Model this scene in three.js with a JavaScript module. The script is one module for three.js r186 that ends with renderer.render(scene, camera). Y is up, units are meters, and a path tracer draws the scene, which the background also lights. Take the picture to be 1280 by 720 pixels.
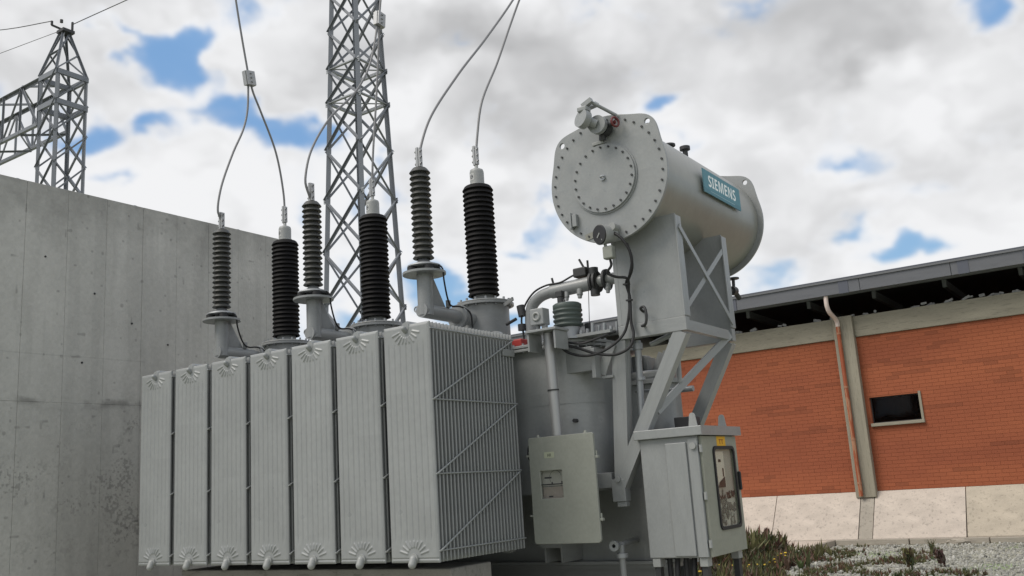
import * as THREE from 'three';
import { mergeGeometries } from 'three/addons/utils/BufferGeometryUtils.js';
import { RoundedBoxGeometry } from 'three/addons/geometries/RoundedBoxGeometry.js';

// ------------------------------------------------------------------ noise
function rng(seed) { let s = seed >>> 0; return () => { s = (s + 0x6D2B79F5) >>> 0; let t = s; t = Math.imul(t ^ (t >>> 15), t | 1); t ^= t + Math.imul(t ^ (t >>> 7), t | 61); return ((t ^ (t >>> 14)) >>> 0) / 4294967296; }; }
const PERM = new Uint8Array(512), GV = new Float32Array(256);
{ const r = rng(77); const p = [...Array(256).keys()]; for (let i = 255; i > 0; i--) { const j = Math.floor(r() * (i + 1)); [p[i], p[j]] = [p[j], p[i]]; } for (let i = 0; i < 512; i++) PERM[i] = p[i & 255]; for (let i = 0; i < 256; i++) GV[i] = r(); }
const fade = (t) => t * t * t * (t * (t * 6 - 15) + 10);
function noise(x, y, z = 0) {            // value noise, 0..1
  const X = Math.floor(x), Y = Math.floor(y), Z = Math.floor(z); x -= X; y -= Y; z -= Z;
  const u = x * x * x * (x * (x * 6 - 15) + 10), v = y * y * y * (y * (y * 6 - 15) + 10), w = z * z * z * (z * (z * 6 - 15) + 10);
  const i0 = X & 255, i1 = (X + 1) & 255, j0 = Y & 255, j1 = (Y + 1) & 255, k0 = Z & 255, k1 = (Z + 1) & 255;
  const A = PERM[i0], B = PERM[i1], a0 = PERM[A + j0], a1 = PERM[A + j1], b0 = PERM[B + j0], b1 = PERM[B + j1];
  const p = GV[PERM[a0 + k0]], q = GV[PERM[b0 + k0]], r = GV[PERM[a1 + k0]], t = GV[PERM[b1 + k0]];
  const lo = (p + (q - p) * u) * (1 - v) + (r + (t - r) * u) * v; if (w === 0) return lo;
  const p2 = GV[PERM[a0 + k1]], q2 = GV[PERM[b0 + k1]], r2 = GV[PERM[a1 + k1]], t2 = GV[PERM[b1 + k1]];
  const hi = (p2 + (q2 - p2) * u) * (1 - v) + (r2 + (t2 - r2) * u) * v; return lo + (hi - lo) * w;
}
function fbm(x, y, z, o) { let s = 0, a = .5, n = 0; for (let i = 0; i < o; i++) { s += a * noise(x, y, z); n += a; x = x * 2.03 + 17.1; y = y * 2.03 + 5.3; z = z * 2.03 + 9.7; a *= .52; } return s / n; }
const clamp = (x, a = 0, b = 1) => Math.min(b, Math.max(a, x));
const sstep = (a, b, x) => { const t = clamp((x - a) / (b - a)); return t * t * (3 - 2 * t); };
const mix = (a, b, t) => a + (b - a) * t;
const V = (x, y, z) => new THREE.Vector3(x, y, z);
const R = (d) => d * Math.PI / 180;

// ------------------------------------------------------------------ camera, sky, sun, exposure
const scene = new THREE.Scene();
const renderer = new THREE.WebGLRenderer({ antialias: true });
renderer.toneMapping = THREE.LinearToneMapping;
renderer.toneMappingExposure = 1.0;
renderer.shadowMap.enabled = true;

const camera = new THREE.PerspectiveCamera(34.36, 1280 / 720, 0.1, 900);
camera.position.set(0, 1.6, 0);
camera.up.set(0.16953906, 0.97612113, 0.13580889);
camera.lookAt(-0.54408325 * 10, 1.6 + 0.20760539 * 10, -0.81294122 * 10);
scene.add(camera);

// broken cloud with blue openings: [azimuth right of -z, elevation, half width, half height, strength], degrees
const OPEN = [[-55.2, 26.4, 1.9, 1.6, 1.6], [-53.8, 28.0, 1.2, .8, .8], [-58.2, 27.6, 2.4, .6, .75], [-51.2, 23.9, 1.9, .9, 1.0], [-49.0, 22.4, 2.4, .85, 1.05], [-46.8, 21.6, 1.2, 1.1, .8], [-54.8, 21.9, 1.6, .7, .9], [-58.8, 21.2, 1.2, .8, .85], [-57.0, 18.9, 1.4, .5, .85],
  [-37.8, 12.0, 2.3, 1.5, 1.7], [-34.6, 10.0, 3.2, 1.2, 1.5], [-42.4, 19, 1.0, 1.4, .55], [-44.0, 10.4, 1.8, 1.6, .7], [-46.2, 17.2, 1.0, 1.2, .6], [-32.8, 14.0, 1.1, .5, .85], [-9.6, 11.6, 1.8, .65, 1.25], [-11.2, 13.0, 1.3, .5, .55], [-6.5, 14.4, 2.6, .8, .3], [-3.0, 23.6, 1.2, 1.0, 1.0], [-22.5, 21.9, .9, .7, .75], [-12.4, 17.6, 1.9, .6, .42],
  [-84, 31, 4, 2, 1.2], [24, 28, 4, 2, 1.1], [32, 15, 3, 1.4, 1.1], [-20, 50, 6, 3, .9], [-92, 18, 4, 1.6, 1.1]];
// heavy undersides: the same layout, grey
const GREY = [[-14, 24.5, 8, 2.6, 1], [-8, 22.2, 5, 1.2, .7], [-29.5, 24.6, 4.5, 2.6, .9], [-34, 27.5, 6, 2, .8], [-44, 27, 5, 3, .6], [-10.5, 16.0, 2.0, .5, .4], [-34.5, 22, 3, 2, .4]];
{
  const W = 2048, H = 1024, data = new Float32Array(W * H * 4);
  for (let j = 0; j < H; j++) {
    const el = ((j + .5) / H - .5) * Math.PI, ce = Math.cos(el), se = Math.sin(el), eld = el * 180 / Math.PI;
    for (let i = 0; i < W; i++) {
      const th = ((i + .5) / W - .5) * 2 * Math.PI;          // three: u = atan2(z, x) / 2pi + .5
      const dx = Math.cos(th) * ce, dz = Math.sin(th) * ce, k = (j * W + i) * 4;
      let r, g, b;
      { const az0 = Math.atan2(dx, -dz) * 180 / Math.PI; if ((az0 < -80 || az0 > 18 || eld > 42) && ((i & 3) || (j & 3))) { const q = ((j & ~3) * W + (i & ~3)) * 4; data[k] = data[q]; data[k + 1] = data[q + 1]; data[k + 2] = data[q + 2]; data[k + 3] = 1; if (data[q + 3]) continue; } }   // away from the view: coarser
      if (eld < -2) { r = .23; g = .225; b = .205; }
      else {
        let az = Math.atan2(dx, -dz) * 180 / Math.PI;
        const sx = dx * 9, sy = se * 14, sz = dz * 9;
        const w1 = fbm(sx * 1.2, sy * 1.2, sz * 1.2, 5) - .5, w2 = fbm(sx * 1.2 + 40, sy * 1.2, sz * 1.2 + 11, 5) - .5;
        const a2 = az + w1 * 7, e2 = eld + w2 * 4.5;
        let open = 0, grey = 0;
        for (const [a, e, ra, re, s] of OPEN) { const u = (a2 - a) / ra, v = (e2 - e) / re, q = u * u + v * v; if (q < 9) open += s * Math.exp(-q); }
        for (const [a, e, ra, re, s] of GREY) { const u = (az + w1 * 13 - a) / ra, v = (eld + w2 * 8 - e) / re, q = u * u + v * v; if (q < 9) grey += s * Math.exp(-q * .9); }
        // billowed density and the same a little higher up: tops of the heaps are lit, undersides grey
        const px = sx * 1.15 + w1 * 1.3 + 7, py = sy * 1.15 + w2 * 1.0, pz = sz * 1.15 + w1 * .8;
        const d0 = fbm(px, py, pz, 7), d1 = fbm(px, py + .5, pz, 4), big = fbm(sx * .5 + 3, sy * .6 + 20, sz * .5, 4);
        const inView = sstep(-78, -66, az) * sstep(16, 4, az) * sstep(40, 32, eld);
        open += sstep(.58, .72, fbm(sx * .42 + 90, sy * .42, sz * .42 + 31, 3)) * .9 * (1 - inView);
        const o2 = open * 1.12 - (d0 - .5) * 2.3 - (fbm(sx * 7, sy * 7, sz * 7, 3) - .5) * .35;
        const cover = 1 - .60 * sstep(.28, .86, o2) - .32 * sstep(.04, 1.2, o2);
        const hz = sstep(22, 6, eld), relief = clamp((fbm(px, py, pz, 4) - d1) * 2.2 + (d0 - d1) * .35, -.5, .5);
        let lum = .785 + .20 * relief + .38 * clamp(big - .5, -.3, .3) + .05 * (d0 - .5) + .07 * hz;
        lum = mix(lum, .54 + .12 * relief + .12 * (big - .5), clamp(grey));
        lum = clamp(lum + .11 * sstep(.02, .34, o2) * (1 - clamp(grey) * .7), .42, .90);
        const br = mix(.165, .27, hz), bg = mix(.36, .50, hz), bb = mix(.67, .75, hz);
        r = mix(br, lum * .995, cover); g = mix(bg, lum, cover); b = mix(bb, lum * 1.015, cover);
      }
      data[k] = r; data[k + 1] = g; data[k + 2] = b; data[k + 3] = 1;
    }
  }
  const sky = new THREE.DataTexture(data, W, H, THREE.RGBAFormat, THREE.FloatType);
  sky.mapping = THREE.EquirectangularReflectionMapping; sky.magFilter = THREE.LinearFilter; sky.minFilter = THREE.LinearFilter; sky.needsUpdate = true;
  scene.background = sky; scene.environment = sky;
}
const sun = new THREE.DirectionalLight(0xfff8ee, 2.4);
sun.position.set(-7 - 15, 1 + 34, -9 + 22); sun.target.position.set(-7, 1, -9);
sun.castShadow = true; sun.shadow.radius = 60; sun.shadow.mapSize.set(2048, 2048);
Object.assign(sun.shadow.camera, { left: -26, right: 26, top: 26, bottom: -26, near: 1, far: 120 });
scene.add(sun, sun.target);

// ------------------------------------------------------------------ geometry helpers (world coordinates, metres)
const nonIdx = (g) => (g.index ? g.toNonIndexed() : g);
function bx(x0, x1, y0, y1, z0, z1, rad = 0) {
  const w = Math.abs(x1 - x0), h = Math.abs(y1 - y0), d = Math.abs(z1 - z0);
  const g = rad ? new RoundedBoxGeometry(w, h, d, 2, Math.min(rad, w * .45, h * .45, d * .45)) : new THREE.BoxGeometry(w, h, d);
  return g.translate((x0 + x1) / 2, (y0 + y1) / 2, (z0 + z1) / 2);
}
const QY = V(0, 1, 0);
function along(g, a, b, up) {            // geometry along +y, centred, turned to lie from a to b
  const d = b.clone().sub(a), L = d.length(), y = d.divideScalar(L);
  let m = new THREE.Matrix4();
  if (up) { const x = V(0, 0, 0).crossVectors(y, up).normalize(), z = V(0, 0, 0).crossVectors(x, y); m.makeBasis(x, y, z); }
  else m.makeRotationFromQuaternion(new THREE.Quaternion().setFromUnitVectors(QY, y));
  g.applyMatrix4(m); const c = a.clone().add(b).multiplyScalar(.5); return g.translate(c.x, c.y, c.z);
}
const cyl = (a, b, r1, r2 = r1, seg = 20, open = false) => along(new THREE.CylinderGeometry(r2, r1, a.distanceTo(b), seg, 1, open), a, b);
const bar = (a, b, w, t, up = V(0, 0, 1)) => along(new THREE.BoxGeometry(w, a.distanceTo(b), t), a, b, up);   // t along up
const angle = (a, b, w, t, up = V(0, 0, 1)) => {                                                               // L section
  const L = a.distanceTo(b), p = new THREE.BoxGeometry(w, L, t).translate(0, 0, t / 2), q = new THREE.BoxGeometry(t, L, w - t).translate(-w / 2 + t / 2, 0, t + (w - t) / 2);
  return along(mergeGeometries([p, q]), a, b, up);
};
const curve = (pts) => new THREE.CatmullRomCurve3(pts.map((p) => V(...p)), false, 'centripetal');
const tube = (pts, r, n = 40, seg = 8) => new THREE.TubeGeometry(curve(pts), n, r, seg);
const lathe = (pts, x, y, z, seg = 28) => new THREE.LatheGeometry(pts.map(([r, h]) => new THREE.Vector2(Math.max(r, 1e-4), h)), seg).translate(x, y, z);
const ext = (shape, depth, bev = 0, cs = 16) => new THREE.ExtrudeGeometry(shape, { depth, bevelEnabled: bev > 0, bevelSize: bev, bevelThickness: bev, bevelSegments: 2, curveSegments: cs });
const poly = (pts) => new THREE.Shape(pts.map(([x, y]) => new THREE.Vector2(x, y)));
const join = (list) => { const a = [].concat(list).map(nonIdx).map((g) => { for (const k of Object.keys(g.attributes)) if (!['position', 'normal', 'uv', 'color'].includes(k)) g.deleteAttribute(k); return g; }); return a.length === 1 ? a[0] : mergeGeometries(a); };
const taken = {};
const numbered = (n) => { const k = (taken[n] = (taken[n] ?? -1) + 1); return k ? `${n}_${String(k).padStart(3, '0')}` : n; };
const rootOf = (o) => { while (o.parent && o.parent !== scene) o = o.parent; return o; };
function thing(name, label, category, [x, y, z] = [0, 0, 0], group, kind) {
  const o = new THREE.Group(); o.name = numbered(name); o.position.set(x, y, z); scene.add(o);
  if (kind) o.userData.kind = kind; else { o.userData.label = label; o.userData.category = category; }
  if (group) o.userData.group = group; return o;
}
const grp = (name, parent, label) => { const o = new THREE.Group(); o.name = name; parent.add(o); if (label) o.userData.label = label; return o; };
function part(name, geos, m, parent, extra) {          // geometry given in world coordinates
  const g = join(geos), p = rootOf(parent).position; g.translate(-p.x, -p.y, -p.z);
  const o = new THREE.Mesh(g, m); o.name = name; parent.add(o);
  if (extra) Object.assign(o.userData, extra); return o;
}
function solo(name, geos, m, data, base = [0, 0, 0]) {
  const g = join(geos).translate(-base[0], -base[1], -base[2]); const o = new THREE.Mesh(g, m); o.name = numbered(name); o.position.set(...base); scene.add(o); Object.assign(o.userData, data); return o;
}
function put(name, geo, m, parent, x, y, z, ry = 0) {   // shared geometry
  const p = rootOf(parent).position, o = new THREE.Mesh(geo, m); o.name = name; o.position.set(x - p.x, y - p.y, z - p.z); o.rotation.y = ry; parent.add(o); return o;
}

// ------------------------------------------------------------------ materials
const lin = (r, g, b) => new THREE.Color().setRGB(r, g, b);
function canvasTex(w, h, draw, srgb = true) {
  const c = document.createElement('canvas'); c.width = w; c.height = h; draw(c.getContext('2d'), w, h);
  const t = new THREE.CanvasTexture(c); t.wrapS = t.wrapT = THREE.RepeatWrapping; if (srgb) t.colorSpace = THREE.SRGBColorSpace; t.anisotropy = 8; return t;
}
function dataTex(w, h, fn, srgb = true) {
  const d = new Uint8Array(w * h * 4);
  for (let j = 0; j < h; j++) for (let i = 0; i < w; i++) { const c = fn(i, j), k = (j * w + i) * 4; d[k] = clamp(c[0], 0, 255); d[k + 1] = clamp(c[1], 0, 255); d[k + 2] = clamp(c[2], 0, 255); d[k + 3] = 255; }
  const t = new THREE.DataTexture(d, w, h); t.wrapS = t.wrapT = THREE.RepeatWrapping; t.magFilter = THREE.LinearFilter; t.minFilter = THREE.LinearMipmapLinearFilter; t.generateMipmaps = true; if (srgb) t.colorSpace = THREE.SRGBColorSpace; t.needsUpdate = true; return t;
}
const std = (c, rough = .6, metal = 0, o = {}) => new THREE.MeshStandardMaterial({ color: c, roughness: rough, metalness: metal, ...o });
// paint: faint dusty mottling, tiled noise
const paintTex = dataTex(512, 512, (i, j) => { const u = i / 512, v = j / 512, n = .6 * fbm(u * 5, v * 5, 1, 5) + .4 * fbm(u * 46, v * 40, 4, 3), s = 238 + (n - .5) * 34; return [s, s, s * .994]; });
const paintRough = dataTex(256, 256, (i, j) => { const n = fbm(i / 26, j / 26, 8, 4); const s = 150 + (n - .5) * 120; return [s, s, s]; }, false);
const M = {};
M.paint = new THREE.MeshPhysicalMaterial({ color: lin(.292, .304, .310), roughness: .62, roughnessMap: paintRough, map: paintTex, clearcoat: .12, clearcoatRoughness: .45 });
M.shell = new THREE.MeshPhysicalMaterial({ color: lin(.27, .272, .25), roughness: .42, map: paintTex, clearcoat: .35, clearcoatRoughness: .28 });
M.boxPaint = new THREE.MeshPhysicalMaterial({ color: lin(.28, .292, .262), roughness: .55, map: paintTex, clearcoat: .1, clearcoatRoughness: .5 });
M.pale = std(lin(.34, .35, .348), .45, 0, { map: paintTex });
M.bright = std(lin(.36, .365, .37), .45, .5);
M.galv = std(lin(.33, .345, .36), .5, .55);
M.lattice = std(lin(.20, .213, .232), .5, .4);
M.darkSteel = std(lin(.045, .046, .048), .55, .3);
M.black = std(lin(.012, .012, .013), .5);
M.rubber = std(lin(.014, .014, .016), .62);
M.blackShed = new THREE.MeshPhysicalMaterial({ color: lin(.010, .0095, .010), roughness: .7, specularIntensity: .4 });
M.greyShed = std(lin(.05, .051, .048), .5);
M.cable = std(lin(.20, .20, .205), .55, .4);
M.greenGrey = std(lin(.065, .085, .078), .5);
M.red = std(lin(.34, .03, .025), .5);
M.darkRed = std(lin(.13, .022, .022), .5);
M.glassDark = new THREE.MeshPhysicalMaterial({ color: lin(.015, .015, .017), roughness: .35, clearcoat: .3, clearcoatRoughness: .1 });

// ------------------------------------------------------------------ ground and paving
{
  const gt = dataTex(1024, 1024, (i, j) => {
    const u = i / 1024 * 10, v = j / 1024 * 10; const n = fbm(u * 1.2, v * 1.2, 3, 5), f = fbm(u * 16, v * 16, 6, 3), sp = noise(u * 46, v * 46, 2);
    let s = 168 + (n - .5) * 70 + (f - .5) * 60 + (sp > .82 ? 30 : 0) - (sp < .16 ? 46 : 0); const gr = sstep(.52, .68, fbm(u * .9 + 30, v * .9, 9, 4));
    return [s * (1 - .16 * gr), s * (1 - .06 * gr), s * (.93 - .22 * gr)];
  });
  gt.repeat.set(1, 1);
  const m = std(lin(.72, .72, .68), .95, 0, { map: gt });
  const g = new THREE.PlaneGeometry(600, 600, 1, 1).rotateX(-Math.PI / 2);
  const uv = g.attributes.uv; for (let i = 0; i < uv.count; i++) uv.setXY(i, uv.getX(i) * 60, uv.getY(i) * 60);
  solo('ground', g, m, { kind: 'structure' });
}
const concTex = dataTex(1024, 512, (i, j) => {
  const u = i / 1024 * 8, v = j / 512 * 4; const n = fbm(u * 1.1, v * 1.1, 4, 5), f = fbm(u * 24, v * 24, 5, 3);
  const blot = sstep(.66, .78, fbm(u * 3.2, v * 4.8, 12, 5)), pit = noise(u * 26, v * 26, 5), dot = pit > .95 ? 1 : 0;
  const s = 214 + (n - .5) * 34 + (f - .5) * 22 - blot * 22 - dot * 30; return [s, s * .965, s * .92];
});
M.apron = std(lin(.75, .712, .685), .9, 0, { map: concTex });
M.plinth = std(lin(.42, .435, .45), .92, 0, { map: concTex });
M.kerb = std(lin(.50, .49, .46), .92, 0, { map: concTex });
M.conc = std(lin(.42, .42, .365), .9, 0, { map: concTex });
const path = thing('path', '', '', [0, 0, 0], null, 'structure');
for (let k = 0; k < 4; k++) part('paving_slab', bx(-9.6, -5.86, 0, .10 - (k % 2) * .004, -19.84 + k * 1.35 + (k ? .008 : 0), -19.84 + (k + 1) * 1.35, .012), M.apron, path);
part('edging', bx(-5.855, -5.75, 0, .115, -19.80, -14.44, .015), M.kerb, path);

// ------------------------------------------------------------------ brick building behind
const bld = thing('brick_building', 'orange brick building with concrete columns, sloping white apron and grey roof edge', 'building', [-4, 0, -20.6]);
{
  const r = rng(5), ZB = -20.6, X0 = -14, X1 = 7;
  // openings: one small window
  const wx0 = -4.91, wx1 = -3.93, wy0 = 2.40, wy1 = 2.94;
  const colr = []; const geos = [];
  const bw = .25, bh = .075, jt = .006;
  let row = 0;
  for (let y = 1.02; y < 4.24; y += bh, row++) {
    for (let x = X0 - (row % 2) * bw / 2; x < X1; x += bw) {
      const a = Math.max(x, X0), b = Math.min(x + bw - jt, X1), y1 = Math.min(y + bh - jt, 4.25);
      if (b - a < .03) continue;
      if (b > wx0 - .002 && a < wx1 + .002 && y1 > wy0 && y < wy1) {            // cut at the window
        const parts = []; if (a < wx0 - .03) parts.push([a, wx0 - .005]); if (b > wx1 + .03) parts.push([wx1 + .005, b]);
        for (const [p, q] of parts) geos.push([p, q, y, y1]); continue;
      }
      geos.push([a, b, y, y1]);
    }
  }
  const list = geos.map(([a, b, y, y1]) => {
    const g = nonIdx(bx(a, b, y, y1, ZB - .06, ZB + (r() - .5) * .002));
    const cx = (a + b) / 2; const n = fbm(cx * .45, y * 1.8, 2, 3), st = fbm(cx * .9, y * 7, 7, 2); let c = [.312, .089, .039];
    let k = .95 + r() * .07 + (n - .5) * .36; if (st > .72 && r() < .5) k *= .82; if (r() < .006) k *= .8;
    const col = new Float32Array(g.attributes.position.count * 3); for (let i = 0; i < col.length; i += 3) { col[i] = c[0] * k; col[i + 1] = c[1] * k * (.95 + .1 * n); col[i + 2] = c[2] * k; }
    g.setAttribute('color', new THREE.BufferAttribute(col, 3)); return g;
  });
  part('brickwork', list, std(0xffffff, .9, 0, { vertexColors: true }), bld, { kind: 'stuff' });
  const mortar = std(lin(.30, .092, .042), .95);
  part('wall', [bx(X0, wx0, .9, 4.25, ZB - .26, ZB - .0045), bx(wx1, X1, .9, 4.25, ZB - .26, ZB - .0045), bx(wx0, wx1, .9, wy0, ZB - .26, ZB - .0045), bx(wx0, wx1, wy1, 4.25, ZB - .26, ZB - .0045)], mortar, bld);
  part('wall', [bx(X0, X0 + .2, 0, 5.2, -31, ZB - .262), bx(X1 - .2, X1, 0, 5.2, -31, ZB - .262), bx(X0, X1, 0, 6.2, -31.2, -31.002)], mortar, bld);
  // ring beam in spans between the columns, columns
  const cols = [-11.0, -5.205, .60, 6.3];
  let px = X0;
  for (const c of [...cols, null]) { const e = c === null ? X1 : c - .207; if (e - px > .1) part('ring_beam', bx(px, e, 4.252, 4.70, ZB - .26, ZB + .05, .012), M.conc, bld); px = c === null ? X1 : c + .207; }
  for (const c of cols) part('column', bx(c - .205, c + .205, .9, 4.72, ZB - .25, ZB + .16, .012), M.conc, bld);
  // window
  const w = grp('window', bld);
  part('frame', [bx(wx0, wx0 + .018, wy0, wy1, ZB - .16, ZB - .10), bx(wx1 - .018, wx1, wy0, wy1, ZB - .16, ZB - .10), bx(wx0 + .018, wx1 - .018, wy1 - .018, wy1, ZB - .16, ZB - .10), bx(wx0 + .018, wx1 - .018, wy0, wy0 + .018, ZB - .16, ZB - .10)], M.darkSteel, w);
  part('pane', bx(wx0 + .012, wx1 - .012, wy0 + .012, wy1 - .012, ZB - .14, ZB - .132), new THREE.MeshPhysicalMaterial({ color: lin(.6, .62, .62), transmission: 1, roughness: .05, thickness: 0, ior: 1.2 }), w);
  part('sill', bx(wx0 - .02, wx1 + .06, wy0 - .07, wy0 - .003, ZB - .10, ZB + .07, .01), M.conc, w);
  part('reveal', bx(wx1 + .003, wx1 + .05, wy0 - .002, wy1 + .04, ZB - .10, ZB + .03), M.conc, w);
  // sloping apron in slabs and its kerb
  const joints = [-14, -12.85, -10.95, -9.03, -7.13, -5.33, -5.05, -3.32, -1.42, .5, 2.4, 4.3, 6.2, 7]; const M2 = std(lin(.65, .62, .555), .92, 0, { map: concTex });
  for (let i = 0; i + 1 < joints.length; i++) {
    const a = joints[i] + .008, b = joints[i + 1] - .008, dz = (a > -3.4 ? -.05 : 0) - (i === 5 ? .015 : 0);
    const sh = poly([[-20.60 + .02, 1.015], [-19.86 + dz, .115], [-19.86 + dz, 0], [-20.60 + .02, 0]].map(([z, y]) => [-z, y]));
    const g = ext(sh, b - a); g.rotateY(Math.PI / 2).translate(a, 0, 0);            // shape x = -z
    part('apron_slab', g, i === 5 ? M.kerb : a > -3.4 ? M2 : M.apron, bld, i === 5 ? { label: 'narrow grey strip under the column' } : undefined);
  }
  for (let k = 0; k < 9; k++) { const a = -5.74 + k * 1.42, b = Math.min(a + 1.40, 7); if (b > a) part('kerb_stone', bx(a, b, 0, .112 - (k % 3) * .006, -19.845, -19.70 - (k % 2) * .006, .014), M.kerb, bld); }
  // roof: corrugated sheets on rafters, fascia of metal lengths
  const zf = -19.95, fy0 = 5.13, fy1 = 5.445;
  const fm = std(lin(.155, .16, .175), .5, .35, { map: paintTex }), fm2 = std(lin(.10, .107, .13), .5, .35);
  const fj = [-14.2, -12.9, -9.9, -7.32, -4.62, -2.85, -1.55, 1.4, 4.4, 7.2];
  for (let i = 0; i + 1 < fj.length; i++) part('fascia_panel', bx(fj[i] + .004, fj[i + 1] - .004, fy0, fy1, zf - .03, zf, .006), fm, bld);
  for (const x of [-10.0, -7.42, -4.95, -2.62, -1.46]) part('fascia_splice', bx(x - .10, x + .10, fy0 - .004, fy1 + .004, zf + .002, zf + .010), fm2, bld);
  part('gutter_lip', bx(-14.2, 7.2, fy1 - .012, fy1 + .018, zf - .06, zf + .022, .006), fm2, bld);
  { const g = bx(-14.2, 7.2, -.02, .02, 0, 11.6); g.rotateX(R(3.2)).translate(0, 6.06, -31.5); part('roof', g, std(lin(.15, .155, .165), .7), bld); }
  for (let x = -13.4; x < 7; x += 1.45) part('rafter', bx(x, x + .08, 5.14, 5.30, -24, -21.3), M.galv, bld);
  part('purlin', bx(-14, 7, 5.24, 5.32, -20.95, -20.88), M.galv, bld);
  // scraps lodged on top of the beam
  const rr = rng(21), sc = [], scm = std(lin(.30, .30, .29), .8);
  for (let k = 0; k < 34; k++) { const x = -8 + rr() * 7.5, g = new THREE.BoxGeometry(.04 + rr() * .16, .02 + rr() * .05, .05); g.rotateZ((rr() - .5) * .9); sc.push(g.translate(x, 4.715 + rr() * .05, ZB - .04 - rr() * .1)); }
  part('debris', sc, scm, bld, { kind: 'stuff' });
  // rain pipe
  const dp = grp('rain_pipe', bld, 'rusty orange rain pipe with whitish swan neck');
  const rust = dataTex(128, 512, (i, j) => { const n = fbm(i / 30, j / 40, 3, 5), k = sstep(.5, .68, n); return [mix(176, 196, k), mix(96, 150, k), mix(62, 120, k)]; });
  part('pipe_run', cyl(V(-5.29, 4.52, -20.39), V(-5.29, .93, -20.39), .043), std(0xd8d0c8, .7, 0, { map: rust }), dp);
  for (const y of [4.35, 3.2, 2.1, 1.2]) part('pipe_clip', [cyl(V(-5.29, y - .02, -20.39), V(-5.29, y + .02, -20.39), .049)], std(lin(.35, .17, .1), .8), dp);
  part('swan_neck', tube([[-5.36, 5.13, -20.02], [-5.36, 4.92, -20.02], [-5.345, 4.80, -20.08], [-5.30, 4.66, -20.34], [-5.29, 4.58, -20.39], [-5.29, 4.50, -20.39]], .047, 30, 12), std(lin(.62, .52, .47), .7), dp);
}

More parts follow.
